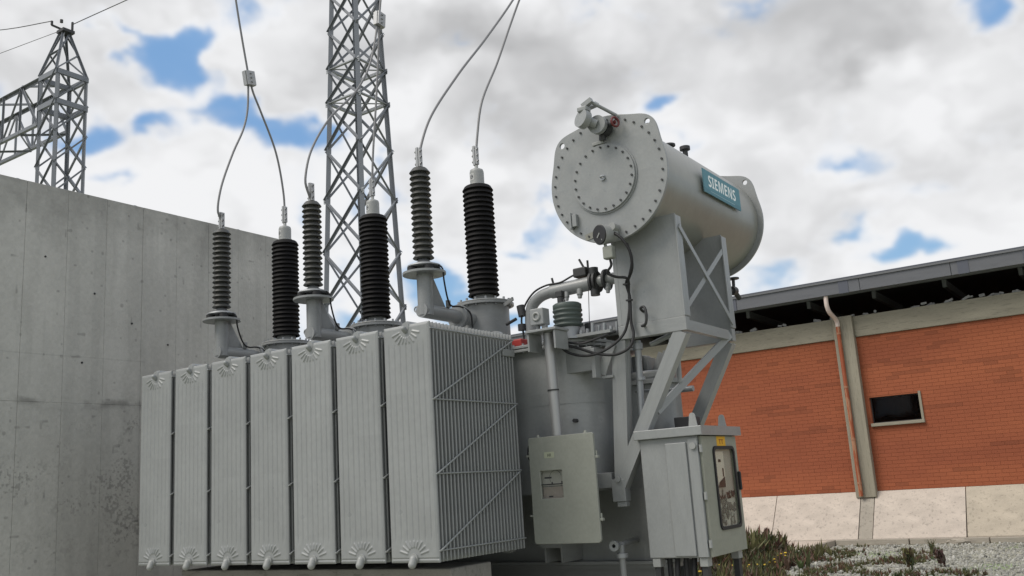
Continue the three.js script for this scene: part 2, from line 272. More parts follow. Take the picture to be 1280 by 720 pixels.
// ------------------------------------------------------------------ concrete fire wall
const wall = thing('concrete_wall', 'tall grey cast concrete fire wall with stained formwork strips', 'wall', [-11.65, 0, -6.5]);
{
  const top = 5.87, Z1 = -10.45, Z0 = -5.0, XW = -11.5;
  // one picture of the concrete for the whole face, metres: u along z, v up
  const TW = 1536, TH = 1024, LZ = Z0 - Z1;
  const rr = rng(9); const spots = [];   // honeycombing: z, y, spread z, spread y, density
  const honey = [[-6.15, 2.13, .34, .20, 1], [-6.05, 1.9, .2, .12, .8], [-7.0, 1.72, .5, .13, .8], [-7.55, 2.15, .16, .45, .9], [-7.5, 1.55, .2, .5, .9], [-6.95, 2.75, .25, .08, .6], [-7.7, 2.75, .16, .12, .8], [-5.6, 2.05, .5, .1, .5], [-6.7, 2.35, .16, .16, .5], [-7.25, 2.0, .3, .16, .7], [-5.3, 2.6, .5, .2, .5], [-7.9, 1.4, .3, .35, .9], [-6.4, 1.2, .8, .3, .4]];
  const t = dataTex(TW, TH, (i, j) => {
    const z = Z1 + i / TW * LZ, y = j / TH * top;
    let s = 182 + (fbm(z * 1.0, y * .9, 3, 5) - .5) * 26 + (fbm(z * 24, y * 24, 5, 3) - .5) * 14 + (noise(z * 7, y * .35, 8) - .5) * 8;
    s -= 6 * sstep(.52, .66, fbm(z * 5.5, y * .45, 14, 4));                                       // runs of dirty water
    const topd = sstep(top - .55 - .5 * noise(z * 3, 3, 2), top, y + (fbm(z * 3, y * 3, 6, 4) - .5) * .5); s -= 20 * topd * (.4 + fbm(z * 9, y * 9, 2, 3)); // algae under the coping edge
    const yb = 3.02 + (noise(z * 2, 1, 1) - .5) * .06; const band = Math.exp(-((y - yb) ** 2) / .0035) * sstep(.38, .62, fbm(z * 3.4, y * 6, 23, 4)); s -= 34 * band;
    const yc = 3.63 + (noise(z * 1.3, 5, 1) - .5) * .03; if (Math.abs(y - yc) < .008) s -= 10 * sstep(.4, .6, noise(z * 3, 2, 8));
    let h = 0; for (const [hz, hy, a, b, d] of honey) { const q = ((z - hz) / a) ** 2 + ((y - hy) / b) ** 2; if (q < 5) h += d * Math.exp(-q); }
    if (h > .05) { const n = fbm(z * 34, y * 34, 31, 3) * .75 + fbm(z * 5, y * 5, 3, 2) * .25; const k = sstep(.60, .70, n + .06 * clamp(h)); s -= 26 * k * clamp(h * 1.1); s += 9 * sstep(.68, .8, fbm(z * 38 + 9, y * 38, 3, 2)) * clamp(h); }
    const pit = noise(z * 13, y * 13, 44); if (pit > .93) s -= 24 * sstep(.93, .98, pit);
    const lower = y < yb ? 1 : 0; const g2 = lower * 10 * fbm(z * 2, y * 2, 17, 4); s -= g2;
    return [s * 1.0, s, s * .972];
  });
  const bt = dataTex(512, 512, (i, j) => { const s = 128 + (fbm(i / 12, j / 12, 3, 4) - .5) * 200; return [s, s, s]; }, false); bt.repeat.set(7, 5);
  const m = std(lin(.97, .96, .965), .92, 0, { map: t, bumpMap: bt, bumpScale: .004 });
  part('core', [bx(-11.80, XW - .055, 0, top - .02, Z1 + .01, Z0), bx(-11.84, -11.798, 0, top, Z1, Z0)], m, wall);
  const lifts = [[.0, 3.0135], [3.0145, top]], step = .565;
  const rs = rng(3); const edges = [Z1]; for (let z = Z1 + .42; z < Z0 - .2; z += step) edges.push(z); edges.push(Z0);
  for (let i = 0; i + 1 < edges.length; i++) for (const [y0, y1] of lifts) {
    const a = edges[i] + .0012, b = edges[i + 1] - .0012, pr = XW + (rs() - .5) * .005;
    const g = nonIdx(bx(XW - .05, pr, y0, y1, a, b, .004)); const P = g.attributes.position, U = g.attributes.uv;
    for (let k = 0; k < P.count; k++) U.setXY(k, (P.getZ(k) - Z1) / LZ, P.getY(k) / top);
    part('formwork_strip', g, m, wall);
  }
  for (const z of [-6.0, -8.05 + .35, -9.55]) part('lifting_hoop', new THREE.TorusGeometry(.055, .009, 8, 20, Math.PI).rotateY(Math.PI / 2).translate(-11.6, top - .022, z), M.galv, wall);
  for (const [z, y] of [[-7.05, 4.5], [-6.9, 3.55], [-7.62, 4.15], [-8.2, 3.9], [-6.35, 4.9], [-9.3, 4.2]]) part('tie_hole', new THREE.CylinderGeometry(.014, .014, .012, 10).rotateZ(Math.PI / 2).translate(XW + .002, y, z), M.black, wall);
}

// ------------------------------------------------------------------ lattice structures far behind
function lattice(root, cx, cz, wAt, levels, mLeg, mBrace, lw, bwid) {
  const cor = [[-1, 1], [1, 1], [1, -1], [-1, -1]]; const P = (k, y) => { const h = wAt(y) / 2; return V(cx + cor[k][0] * h, y, cz + cor[k][1] * h); };
  const y0 = levels[0], y1 = levels[levels.length - 1];
  for (let k = 0; k < 4; k++) part('leg', angle(P(k, y0), P(k, y1), lw, .018, V(-cor[k][0], 0, -cor[k][1]).normalize()), mLeg, root);
  for (let i = 0; i + 1 < levels.length; i++) for (let k = 0; k < 4; k++) {
    const n = (k + 1) % 4, nv = [V(0, 0, 1), V(1, 0, 0), V(0, 0, -1), V(-1, 0, 0)][k], o = nv.clone().multiplyScalar(.014);
    part('brace', angle(P(k, levels[i]).add(o), P(n, levels[i + 1]).add(o), bwid, .010, nv), mBrace, root);
    o.multiplyScalar(-1.6); part('brace', angle(P(n, levels[i]).add(o), P(k, levels[i + 1]).add(o), bwid, .010, nv), mBrace, root);
  }
  return P;
}
{
  const m = thing('lattice_mast', 'tall tapering galvanised lattice mast behind the transformer', 'mast', [-18.3, 0, -19.6]);
  const wAt = (y) => 2.02 - .0556 * y;
  const P = lattice(m, -18.3, -19.6, wAt, [0, 1.7, 3.4, 5.15, 6.9, 8.55, 10.15, 11.7, 13.2, 14.3, 15.55, 16.8, 18.0, 19.2, 20.3], M.lattice, M.lattice, .14, .075);
  for (const y of [13.2, 14.3, 20.3]) { for (let k = 0; k < 4; k++) part('horizontal_strut', angle(P(k, y), P((k + 1) % 4, y), .09, .012, V(0, 1, 0)), M.galv, m); for (let k = 0; k < 2; k++) part('horizontal_strut', bar(P(k, y + .05), P(k + 2, y + .05), .06, .02, V(0, 1, 0)), M.galv, m); }
  for (let k = 0; k < 4; k++) for (const y of [13.2, 14.3, 10.15, 6.9, 16.8]) part('gusset', new THREE.BoxGeometry(.15, .17, .02).translate(...P(k, y).toArray()), M.galv, m);
}
{
  const cx = -27.3, cz = -15.45, m = thing('gantry_tower', 'dark grey lattice gantry tower with pointed peak rising behind the concrete wall', 'gantry', [cx, 0, cz]);
  const lv = []; for (let y = 0; y <= 15.51; y += 15.5 / 15) lv.push(y);
  const P = lattice(m, cx, cz, () => 1.02, lv, M.lattice, M.lattice, .11, .055);
  for (const y of [15.42, 14.40]) for (let k = 0; k < 4; k++) part('horizontal_strut', bar(P(k, y), P((k + 1) % 4, y), .17, .09, [V(0, 0, 1), V(1, 0, 0)][k % 2]), M.lattice, m);
  // peak
  const cor = [[-1, 1], [1, 1], [1, -1], [-1, -1]], apex = (k) => V(cx + cor[k][0] * .10, 17.05, cz + cor[k][1] * .10), mid = (k) => P(k, 15.5).lerp(apex(k), .5);
  for (let k = 0; k < 4; k++) {
    part('peak_leg', angle(P(k, 15.5), apex(k), .07, .012), M.lattice, m); part('brace', angle(mid(k), mid((k + 1) % 4), .05, .01), M.lattice, m);
    part('brace', angle(P(k, 15.5), mid((k + 1) % 4), .045, .01), M.lattice, m); part('brace', angle(mid(k), apex((k + 1) % 4), .045, .01), M.lattice, m);
  }
  part('peak_plate', bx(cx - .2, cx + .2, 17.05, 17.15, cz - .2, cz + .2), M.darkSteel, m);
  part('wire_bracket', [bar(V(cx - .32, 17.36, cz + .30), V(cx - .05, 17.18, cz + .05), .07, .05), bar(V(cx + .12, 17.14, cz - .15), V(cx + .12, 17.48, cz - .15), .07, .05)], M.darkSteel, m);
  part('insulator_pin', [cyl(V(cx - .32, 17.36, cz + .3), V(cx - .32, 17.5, cz + .3), .04), cyl(V(cx - .1, 17.45, cz + .1), V(cx - .1, 17.55, cz + .1), .05)], M.darkSteel, m);
  // crossbeam of four chords
  const bm = thing('gantry_beam', 'horizontal lattice crossbeam running from the gantry tower beyond the wall', 'gantry', [-33, 13.85, cz]);
  const y0 = 13.85, y1 = 15.50, z0 = cz - .48, z1 = cz + .48, xe = -39.9, xs = cx - .53;
  for (const y of [y0, y1]) for (const z of [z0, z1]) part('chord', angle(V(xs, y, z), V(xe, y, z), .11, .016, V(0, y === y0 ? 1 : -1, 0)), M.lattice, bm);
  const n = 11, dx = (xe - xs) / n;
  for (let i = 0; i <= n; i++) {
    const x = xs + i * dx; for (const z of [z0, z1]) part('post', angle(V(x, y0, z), V(x, y1, z), .06, .01, V(0, 0, z > cz ? 1 : -1)), M.lattice, bm);
    if (i === n) break; const u = i % 2;
    for (const z of [z0, z1]) part('brace', angle(V(x, u ? y1 : y0, z), V(x + dx, u ? y0 : y1, z), .065, .01, V(0, 0, z > cz ? 1 : -1)), M.lattice, bm);
    for (const y of [y0, y1]) part('brace', angle(V(x, y, u ? z1 : z0), V(x + dx, y, u ? z0 : z1), .06, .01, V(0, y === y0 ? -1 : 1, 0)), M.lattice, bm);
  }
}
{
  const wm = std(lin(.10, .10, .105), .6);
  const ax = -27.3, az = -15.45;
  solo('overhead_wire', tube([[ax + .12, 17.4, az - .15], [ax + 4, 18.6, az - 1.8], [ax + 11, 21.4, az - 5]], .016, 20, 5), wm, { label: 'thin overhead wire rising from the gantry peak toward the mast', category: 'wire' });
  solo('overhead_wire', tube([[ax - .32, 17.5, az + .3], [ax - 3, 18.0, az + .6], [ax - 12, 20.6, az + 1.4]], .016, 20, 5), wm, { label: 'thin overhead wire leaving the gantry peak above the crossbeam', category: 'wire' });
  solo('overhead_wire', tube([[ax - .1, 17.15, az + .12], [ax - 4, 16.55, az + 1.5], [ax - 12, 15.6, az + 4.3]], .010, 20, 5), wm, { label: 'faint slack wire falling from the gantry peak past the crossbeam', category: 'wire' });
}

// ------------------------------------------------------------------ plinth
solo('transformer_plinth', [bx(-9.4, -5.5, 0, .905, -7.55, -6.92, .015)], M.plinth, { label: 'grey concrete plinth wall under the row of radiators', category: 'plinth' }, [-7.45, 0, -7.2]);
solo('foundation', [bx(-10.6, -3.2, -.4, .12, -10.1, -7.7, .02)], M.kerb, { label: 'low concrete foundation block carrying the transformer tank', category: 'foundation' }, [-7, 0, -8.9]);

// ------------------------------------------------------------------ the transformer
const T = thing('power_transformer', 'large grey oil-filled power transformer with seven radiators, bushings and conservator drum', 'transformer', [-7, .12, -8.8]);
const TZ = -8.1, TZ2 = -9.5, TX0 = -10.0, TX1 = -4.62, RC = .43;
const rrect = (x0, x1, z0, z1, r) => { const s = new THREE.Shape(); s.moveTo(x0 + r, -z1); s.lineTo(x1 - r, -z1); s.absarc(x1 - r, -z1 + r, r, -Math.PI / 2, 0); s.lineTo(x1, -z0 - r); s.absarc(x1 - r, -z0 - r, r, 0, Math.PI / 2); s.lineTo(x0 + r, -z0); s.absarc(x0 + r, -z0 - r, r, Math.PI / 2, Math.PI); s.lineTo(x0, -z1 + r); s.absarc(x0 + r, -z1 + r, r, Math.PI, 1.5 * Math.PI); return s; };
const slab = (x0, x1, z0, z1, r, y0, y1, bev = 0) => ext(rrect(x0 + bev, x1 - bev, z0 + bev, z1 - bev, r), y1 - y0 - 2 * bev, bev, 18).rotateX(-Math.PI / 2).translate(0, y0 + bev, 0);
{
  const tank = grp('tank', T);
  part('tank_shell', slab(TX0, TX1, TZ2, TZ, RC, 1.50, 2.955), M.paint, tank);
  part('lower_tank', slab(TX0 + .3, -4.28, TZ2 + .1, TZ - .75, .25, .78, 1.499), M.paint, tank);
  part('tank_flange', slab(TX0 - .07, TX1 + .07, TZ2 - .07, TZ + .07, RC + .07, 2.957, 2.985, .004), M.paint, tank);
  part('lid', slab(TX0 - .07, TX1 + .07, TZ2 - .07, TZ + .07, RC + .07, 2.995, 3.025, .004), M.paint, tank);
  part('gasket', slab(TX0 - .05, TX1 + .05, TZ2 - .05, TZ + .05, RC + .05, 2.9855, 2.9945), M.black, tank);
  const bolts = []; for (let x = -9.5; x < -5.0; x += .12) bolts.push(cyl(V(x, 2.945, TZ + .045), V(x, 3.045, TZ + .045), .013, .013, 6));
  for (let a = 0; a < 9; a++) { const t = R(90 - a * 11); const r = RC + .045, x = TX1 - RC + r * Math.cos(t), z = TZ - RC + r * Math.sin(t); bolts.push(cyl(V(x, 2.945, z), V(x, 3.045, z), .013, .013, 6)); }
  part('flange_bolts', bolts, M.galv, tank, { kind: 'stuff' });
  part('bottom_plate', slab(TX0 + .2, -4.18, TZ2, TZ - .65, .3, .745, .779, .004), M.paint, tank);
  for (const y of [2.38]) part('weld_seam', slab(TX0 - .003, TX1 + .003, TZ2 - .003, TZ + .003, RC, y, y + .006), M.paint, tank);
  for (const z of [-8.95, -9.35]) part('skid_beam', [bx(-10, -4.2, .70, .743, z - .12, z + .12), bx(-10, -4.2, .15, .70, z - .012, z + .012), bx(-10, -4.2, .12, .15, z - .12, z + .12)], M.paint, tank);
  for (const x of [-5.35, -9.2]) part('jacking_lug', [bx(x - .13, x + .13, .95, .99, TZ - .748, TZ - .30), bx(x - .11, x - .09, .80, .948, TZ - .748, TZ - .34), bx(x + .09, x + .11, .80, .948, TZ - .748, TZ - .34)], M.paint, tank);
  part('drain_pipe', [cyl(V(-4.45, .12, -8.25), V(-4.45, .98, -8.25), .03), cyl(V(-4.45, .98, -8.25), V(-4.60, .98, -8.90), .03)], M.paint, tank);
  part('drain_valve', [cyl(V(-4.45, .86, -8.25), V(-4.45, .90, -8.25), .06), cyl(V(-4.45, .98, -8.22), V(-4.45, .98, -8.10), .018), cyl(V(-4.45, .98, -8.12), V(-4.45, .98, -8.10), .05)], M.galv, tank);
  part('lifting_trunnion', [cyl(V(-4.78, 2.2, -8.155), V(-4.78, 2.2, -8.10), .02)], M.darkSteel, tank);
}
{
  const o = grp('tap_changer', T);
  part('housing', slab(-4.9, -4.10, -9.42, -8.86, .26, .80, 2.55), M.paint, o);
  part('housing_flange', slab(-4.95, -4.05, -9.47, -8.81, .30, 2.552, 2.60, .004), M.paint, o);
  part('housing_cover', slab(-4.90, -4.12, -9.40, -8.88, .26, 2.602, 2.70, .03), M.paint, o);
  part('drive_shaft', [cyl(V(-4.05, 2.46, -8.95), V(-3.84, 2.46, -8.95), .03)], M.galv, o);
  part('gear_box', bx(-4.0, -3.80, 2.06, 2.17, -8.95, -8.75, .01), M.darkSteel, o);
}
// ---- radiators
const RX1 = -5.286, RP = .627, RW = .5525, RY0 = .995, RH = 2.125, RZ = -6.5, NF = 26, FP = (1.345 - .03) / (NF - 1);
function frontFin() {
  const ys = []; for (let i = 0; i <= 46; i++) ys.push(.25 * i / 46); for (let i = 1; i < 12; i++) ys.push(.25 + (RH - .5) * i / 12); for (let i = 0; i <= 46; i++) ys.push(RH - .25 + .25 * i / 46);
  const nx = 120, pos = [], idx = [];
  const hgt = (x, y) => {
    const ex = RW / 2 - Math.abs(x), ey = Math.min(y, RH - y), e = Math.min(ex, ey);
    let h = -.008 * (1 - sstep(0, .012, e));
    const rec = sstep(.006, .012, e - .012) ; h += .004 * rec;
    const f = sstep(.14, .24, ey) * sstep(0, .03, ex); const ph = (x + RW / 2) / RW * 8;
    h -= .006 * f * Math.exp(-(((ph - Math.round(ph)) * RW / 8) ** 2) / (2 * .0055 ** 2)) * (Math.round(ph) > 0 && Math.round(ph) < 8 ? 1 : 0);
    const cy = y < RH / 2 ? .055 : RH - .045, s = y < RH / 2 ? 1 : -1, dx = x, dy = (y - cy) * s, r = Math.hypot(dx, dy), an = Math.atan2(dy, dx);
    if (r > .05 && r < .25 && dy > -.005) for (let k = 0; k < 9; k++) { const t = R(16 + k * 18.5), d = r * Math.sin(an - t), c = r * Math.cos(an - t), L = (k % 2 ? .135 : .145) + .04 * Math.abs(Math.cos(t)) ; if (c > 0) h += .0085 * Math.exp(-(d * d) / (2 * .006 ** 2)) * sstep(.068, .085, c) * (1 - sstep(L - .022, L, c)); }
    if (Math.abs(ey - .034) < .010 && s > 0) h -= .008 * (1 - Math.abs(ey - .034) / .010);
    return h;
  };
  for (const y of ys) for (let i = 0; i <= nx; i++) { const x = (i / nx - .5) * RW; pos.push(x, y, hgt(x, y)); }
  const n1 = nx + 1, rows = ys.length;
  for (let j = 0; j + 1 < rows; j++) for (let i = 0; i < nx; i++) { const a = j * n1 + i, b = a + 1, c = a + n1, d = c + 1; idx.push(a, b, d, a, d, c); }
  const g = new THREE.BufferGeometry(); g.setAttribute('position', new THREE.Float32BufferAttribute(pos, 3)); g.setIndex(idx);
  const uv = []; for (let i = 0; i < pos.length; i += 3) uv.push(pos[i] / 1.5 + .5, pos[i + 1] / 1.5); g.setAttribute('uv', new THREE.Float32BufferAttribute(uv, 2)); g.computeVertexNormals();
  const back = new THREE.BoxGeometry(RW - .004, RH - .004, .018).translate(0, RH / 2, -.0165);
  return join([g, back]);
}
function innerFin() {
  const hw = RW / 2, s = poly([[-hw, -.004], [-hw + .012, -.009], [hw - .030, -.0095], [hw - .006, -.0095], [hw - .001, -.0065], [hw, 0], [hw - .001, .0065], [hw - .006, .0095], [hw - .030, .0095], [-hw + .012, .009], [-hw, .004]]);
  const g = ext(s, RH - .10).rotateX(-Math.PI / 2).translate(0, .05, 0);
  const p = g.attributes.position, cap = (y0, y1) => { const c = ext(s, Math.abs(y1 - y0)).rotateX(-Math.PI / 2).translate(0, Math.min(y0, y1), 0); const q = c.attributes.position; for (let i = 0; i < q.count; i++) if (Math.abs(q.getY(i) - y1) < 1e-4) q.setZ(i, q.getZ(i) * .35); c.computeVertexNormals(); return c; };
  return join([g, cap(.05, .004), cap(RH - .05, RH - .004)]);
}
const FF = frontFin(), IF = innerFin();
const coats = [0, 1, 2, 3].map((k) => { const m = M.paint.clone(); m.map = paintTex.clone(); m.map.offset.set(k * .27, k * .41); m.map.needsUpdate = true; m.color.multiplyScalar([1, .965, 1.02, .985][k]); return m; });
const yRod = [3.055, 2.408, 1.75, 1.095];
for (let k = 0; k < 7; k++) {
  const x1 = RX1 - k * RP, xc = x1 - RW / 2, g = grp('radiator', T);
  const coat = coats[(k * 3 + (k >> 2)) % 4]; put('fin', FF, coat, g, xc, RY0, RZ);
  for (let i = 1; i < NF; i++) put('fin', IF, coat, g, xc, RY0, RZ - .012 - i * FP);
  part('top_header', [cyl(V(xc, 3.105, RZ - .02), V(xc, 3.105, -8.02), .052), cyl(V(xc, 3.02, -7.93), V(xc, 3.02, -7.93 - .001), .01)], M.paint, g);
  part('top_plug', [new THREE.CapsuleGeometry(.024, .030, 6, 16).rotateX(R(50)).translate(xc, 3.072, RZ + .020), cyl(V(xc, 3.10, RZ - .03), V(xc, 3.10, RZ + .006), .047, .044)], M.paint, g);
  part('bottom_header', cyl(V(xc, 1.045, RZ - .02), V(xc, 1.045, -8.10), .05), M.paint, g);
  part('bottom_plug', [new THREE.CapsuleGeometry(.036, .046, 8, 18).rotateX(R(-24)).translate(xc, 1.005, RZ + .030), cyl(V(xc, 1.035, RZ - .02), V(xc, 1.035, RZ + .02), .045)], M.pale, g);
  part('shutoff_valve', [cyl(V(xc, 1.045, -7.92), V(xc, 1.045, -7.98), .10), cyl(V(xc, 3.105, -7.92), V(xc, 3.105, -7.98), .10)], M.paint, g);
  part('header_elbow', [cyl(V(xc, 3.105, -7.99), V(xc, 2.80, -8.12), .05)], M.paint, g);
  const xr = x1 + .006;
  for (const y of yRod) part('tie_rod', cyl(V(xr, y, RZ - .006), V(xr, y, -7.845), .0075, .0075, 8), M.paint, g);
  for (let i = 0; i < 3; i++) part('tie_rod', cyl(V(xr + .012, yRod[i + 1], RZ - .006), V(xr + .012, yRod[i] - .015, -7.80), .0085, .0085, 8), M.paint, g);
  if (k === 0) part('lifting_plate', bx(x1 - .01, x1 + .014, 2.885, 2.955, -7.845, -7.64, .004), M.paint, g);
}
// ---- bushings: black main ones with turrets, grey ones on cantilevered posts
const PH = [-6.225, -7.92, -9.58];
const emblem = canvasTex(64, 64, (c) => { c.fillStyle = '#b9bab8'; c.fillRect(0, 0, 64, 64); c.fillStyle = '#3c3f45'; c.beginPath(); c.arc(32, 32, 22, 0, 7); c.fill(); c.strokeStyle = '#b9bab8'; c.lineWidth = 6; c.beginPath(); c.arc(36, 32, 11, .8, 5.4); c.stroke(); });
function shedProfile(n, y0, y1, rc, rs, droop) { const p = [[rc, y0]], d = (y1 - y0) / n; for (let i = 0; i < n; i++) { const y = y0 + d * i; p.push([rc, y + d * .18], [rs - .006, y + d * .26 - droop], [rs, y + d * .34 - droop], [rs - .004, y + d * .44 - droop], [rc + .010, y + d * .86], [rc, y + d * .95]); } p.push([rc, y1], [.02, y1]); return p; }
const clampGeo = (x, y, z, h) => [bx(x - .028, x + .004, y, y + h, z - .03, z + .03, .006), bx(x + .007, x + .030, y + .01, y + h - .01, z - .026, z + .026, .006), ...[.2, .5, .8].flatMap((t) => [cyl(V(x - .042, y + h * t, z + .012), V(x + .044, y + h * t, z + .012), .010, .010, 8), cyl(V(x - .042, y + h * t, z + .012), V(x - .030, y + h * t, z + .012), .017, .017, 6), cyl(V(x + .032, y + h * t, z + .012), V(x + .044, y + h * t, z + .012), .017, .017, 6)])];
for (const x of PH) {
  const z = -8.7, b = grp('black_bushing', T, 'black ribbed bushing with pale metal cap on a round turret');
  part('turret', cyl(V(x, 3.026, z), V(x, 3.655, z), .285, .285, 40), M.paint, b);
  part('turret_flange', [cyl(V(x, 3.657, z), V(x, 3.685, z), .345, .345, 40)], M.paint, b);
  part('mounting_flange', [lathe([[.0, 3.687], [.325, 3.687], [.325, 3.705], [.15, 3.725], [.135, 3.74], [.118, 3.84], [.0, 3.84]], x, 0, z, 36)], M.paint, b);
  const bo = []; for (let a = 0; a < 16; a++) { const t = a / 16 * 6.283 + .1; bo.push(cyl(V(x + .30 * Math.cos(t), 3.64, z + .30 * Math.sin(t)), V(x + .30 * Math.cos(t), 3.735, z + .30 * Math.sin(t)), .013, .013, 6)); }
  part('flange_bolts', bo, M.galv, b, { kind: 'stuff' });
  part('ribbed_insulator', lathe(shedProfile(23, 3.79, 5.135, .152, .186, .012), x, 0, z, 36), M.blackShed, b);
  part('cap', lathe([[0, 5.137], [.098, 5.137], [.098, 5.165], [.086, 5.17], [.086, 5.315], [.078, 5.345], [.05, 5.36], [.022, 5.368], [.022, 5.41], [0, 5.41]], x, 0, z, 28), M.pale, b);
  { const s = 1.15, g = new THREE.CylinderGeometry(.0875, .0875, .085, 12, 1, true, -.4, .8).rotateY(R(-12)).translate(x, 5.245, z); part('emblem', g, std(0xffffff, .5, 0, { map: emblem }), b); }
  part('terminal_clamp', clampGeo(x, 5.405, z, .25), M.bright, b);
}
part('earthing_lug', [bar(V(-5.90, 3.62, -8.62), V(-5.72, 3.66, -8.55), .04, .02)], M.paint, T);
for (const x of PH) {
  const z = -7.62, b = grp('grey_bushing', T, 'slim grey ribbed insulator on a cantilevered post');
  part('ribbed_insulator', lathe([...shedProfile(16, 4.06, 5.095, .074, .117, .012)], x, 0, z, 32), M.greyShed, b);
  part('metal_base', lathe([[0, 3.965], [.175, 3.965], [.18, 3.985], [.085, 4.02], [.062, 4.04], [.062, 4.06], [0, 4.06]], x, 0, z, 32), M.galv, b);
  for (let a = 0; a < 4; a++) { const t = R(a * 90 + 30); part('insulating_pad', new THREE.CylinderGeometry(.055, .055, .055, 14).translate(x + .135 * Math.cos(t), 3.937, z + .135 * Math.sin(t)), M.rubber, b); }
  part('support_disc', cyl(V(x, 3.885, z), V(x, 3.909, z), .235, .235, 40), M.paint, b);
  part('post', [cyl(V(x, 3.44, z), V(x, 3.884, z), .085, .085, 24), ext(poly([[0, 3.884], [.13, 3.884], [.36, 3.52], [0, 3.52]]), .02).rotateY(Math.PI / 2).translate(x - .01, 0, z)], M.paint, b);
  part('elbow_pipe', [cyl(V(x, 3.49, z + .075), V(x, 3.49, -8.42), .078, .078, 24)], M.paint, b);
  part('pipe_flange', [cyl(V(x, 3.49, -8.16), V(x, 3.49, -8.185), .135, .135, 28), cyl(V(x, 3.49, -8.192), V(x, 3.49, -8.217), .135, .135, 28)], M.paint, b);
  part('eye_ring', new THREE.TorusGeometry(.028, .008, 8, 16).translate(x - .105, 3.52, z + .03), M.paint, b);
  part('earth_wire', tube([[x + .16, 3.98, z - .03], [x + .20, 3.94, z - .06], [x + .195, 3.80, z - .09], [x + .12, 3.62, z - .24], [x + .06, 3.58, z - .38], [x + .08, 3.585, z - .52], [x + .14, 3.52, z - .60], [x + .15, 3.35, z - .62]], .010, 40, 8), M.rubber, b);
  part('wire_cleat', bx(x + .03, x + .06, 3.56, 3.64, z - .36, z - .31), M.paint, b);
  part('terminal_clamp', [...clampGeo(x, 5.10, z, .24)], M.bright, b);
}
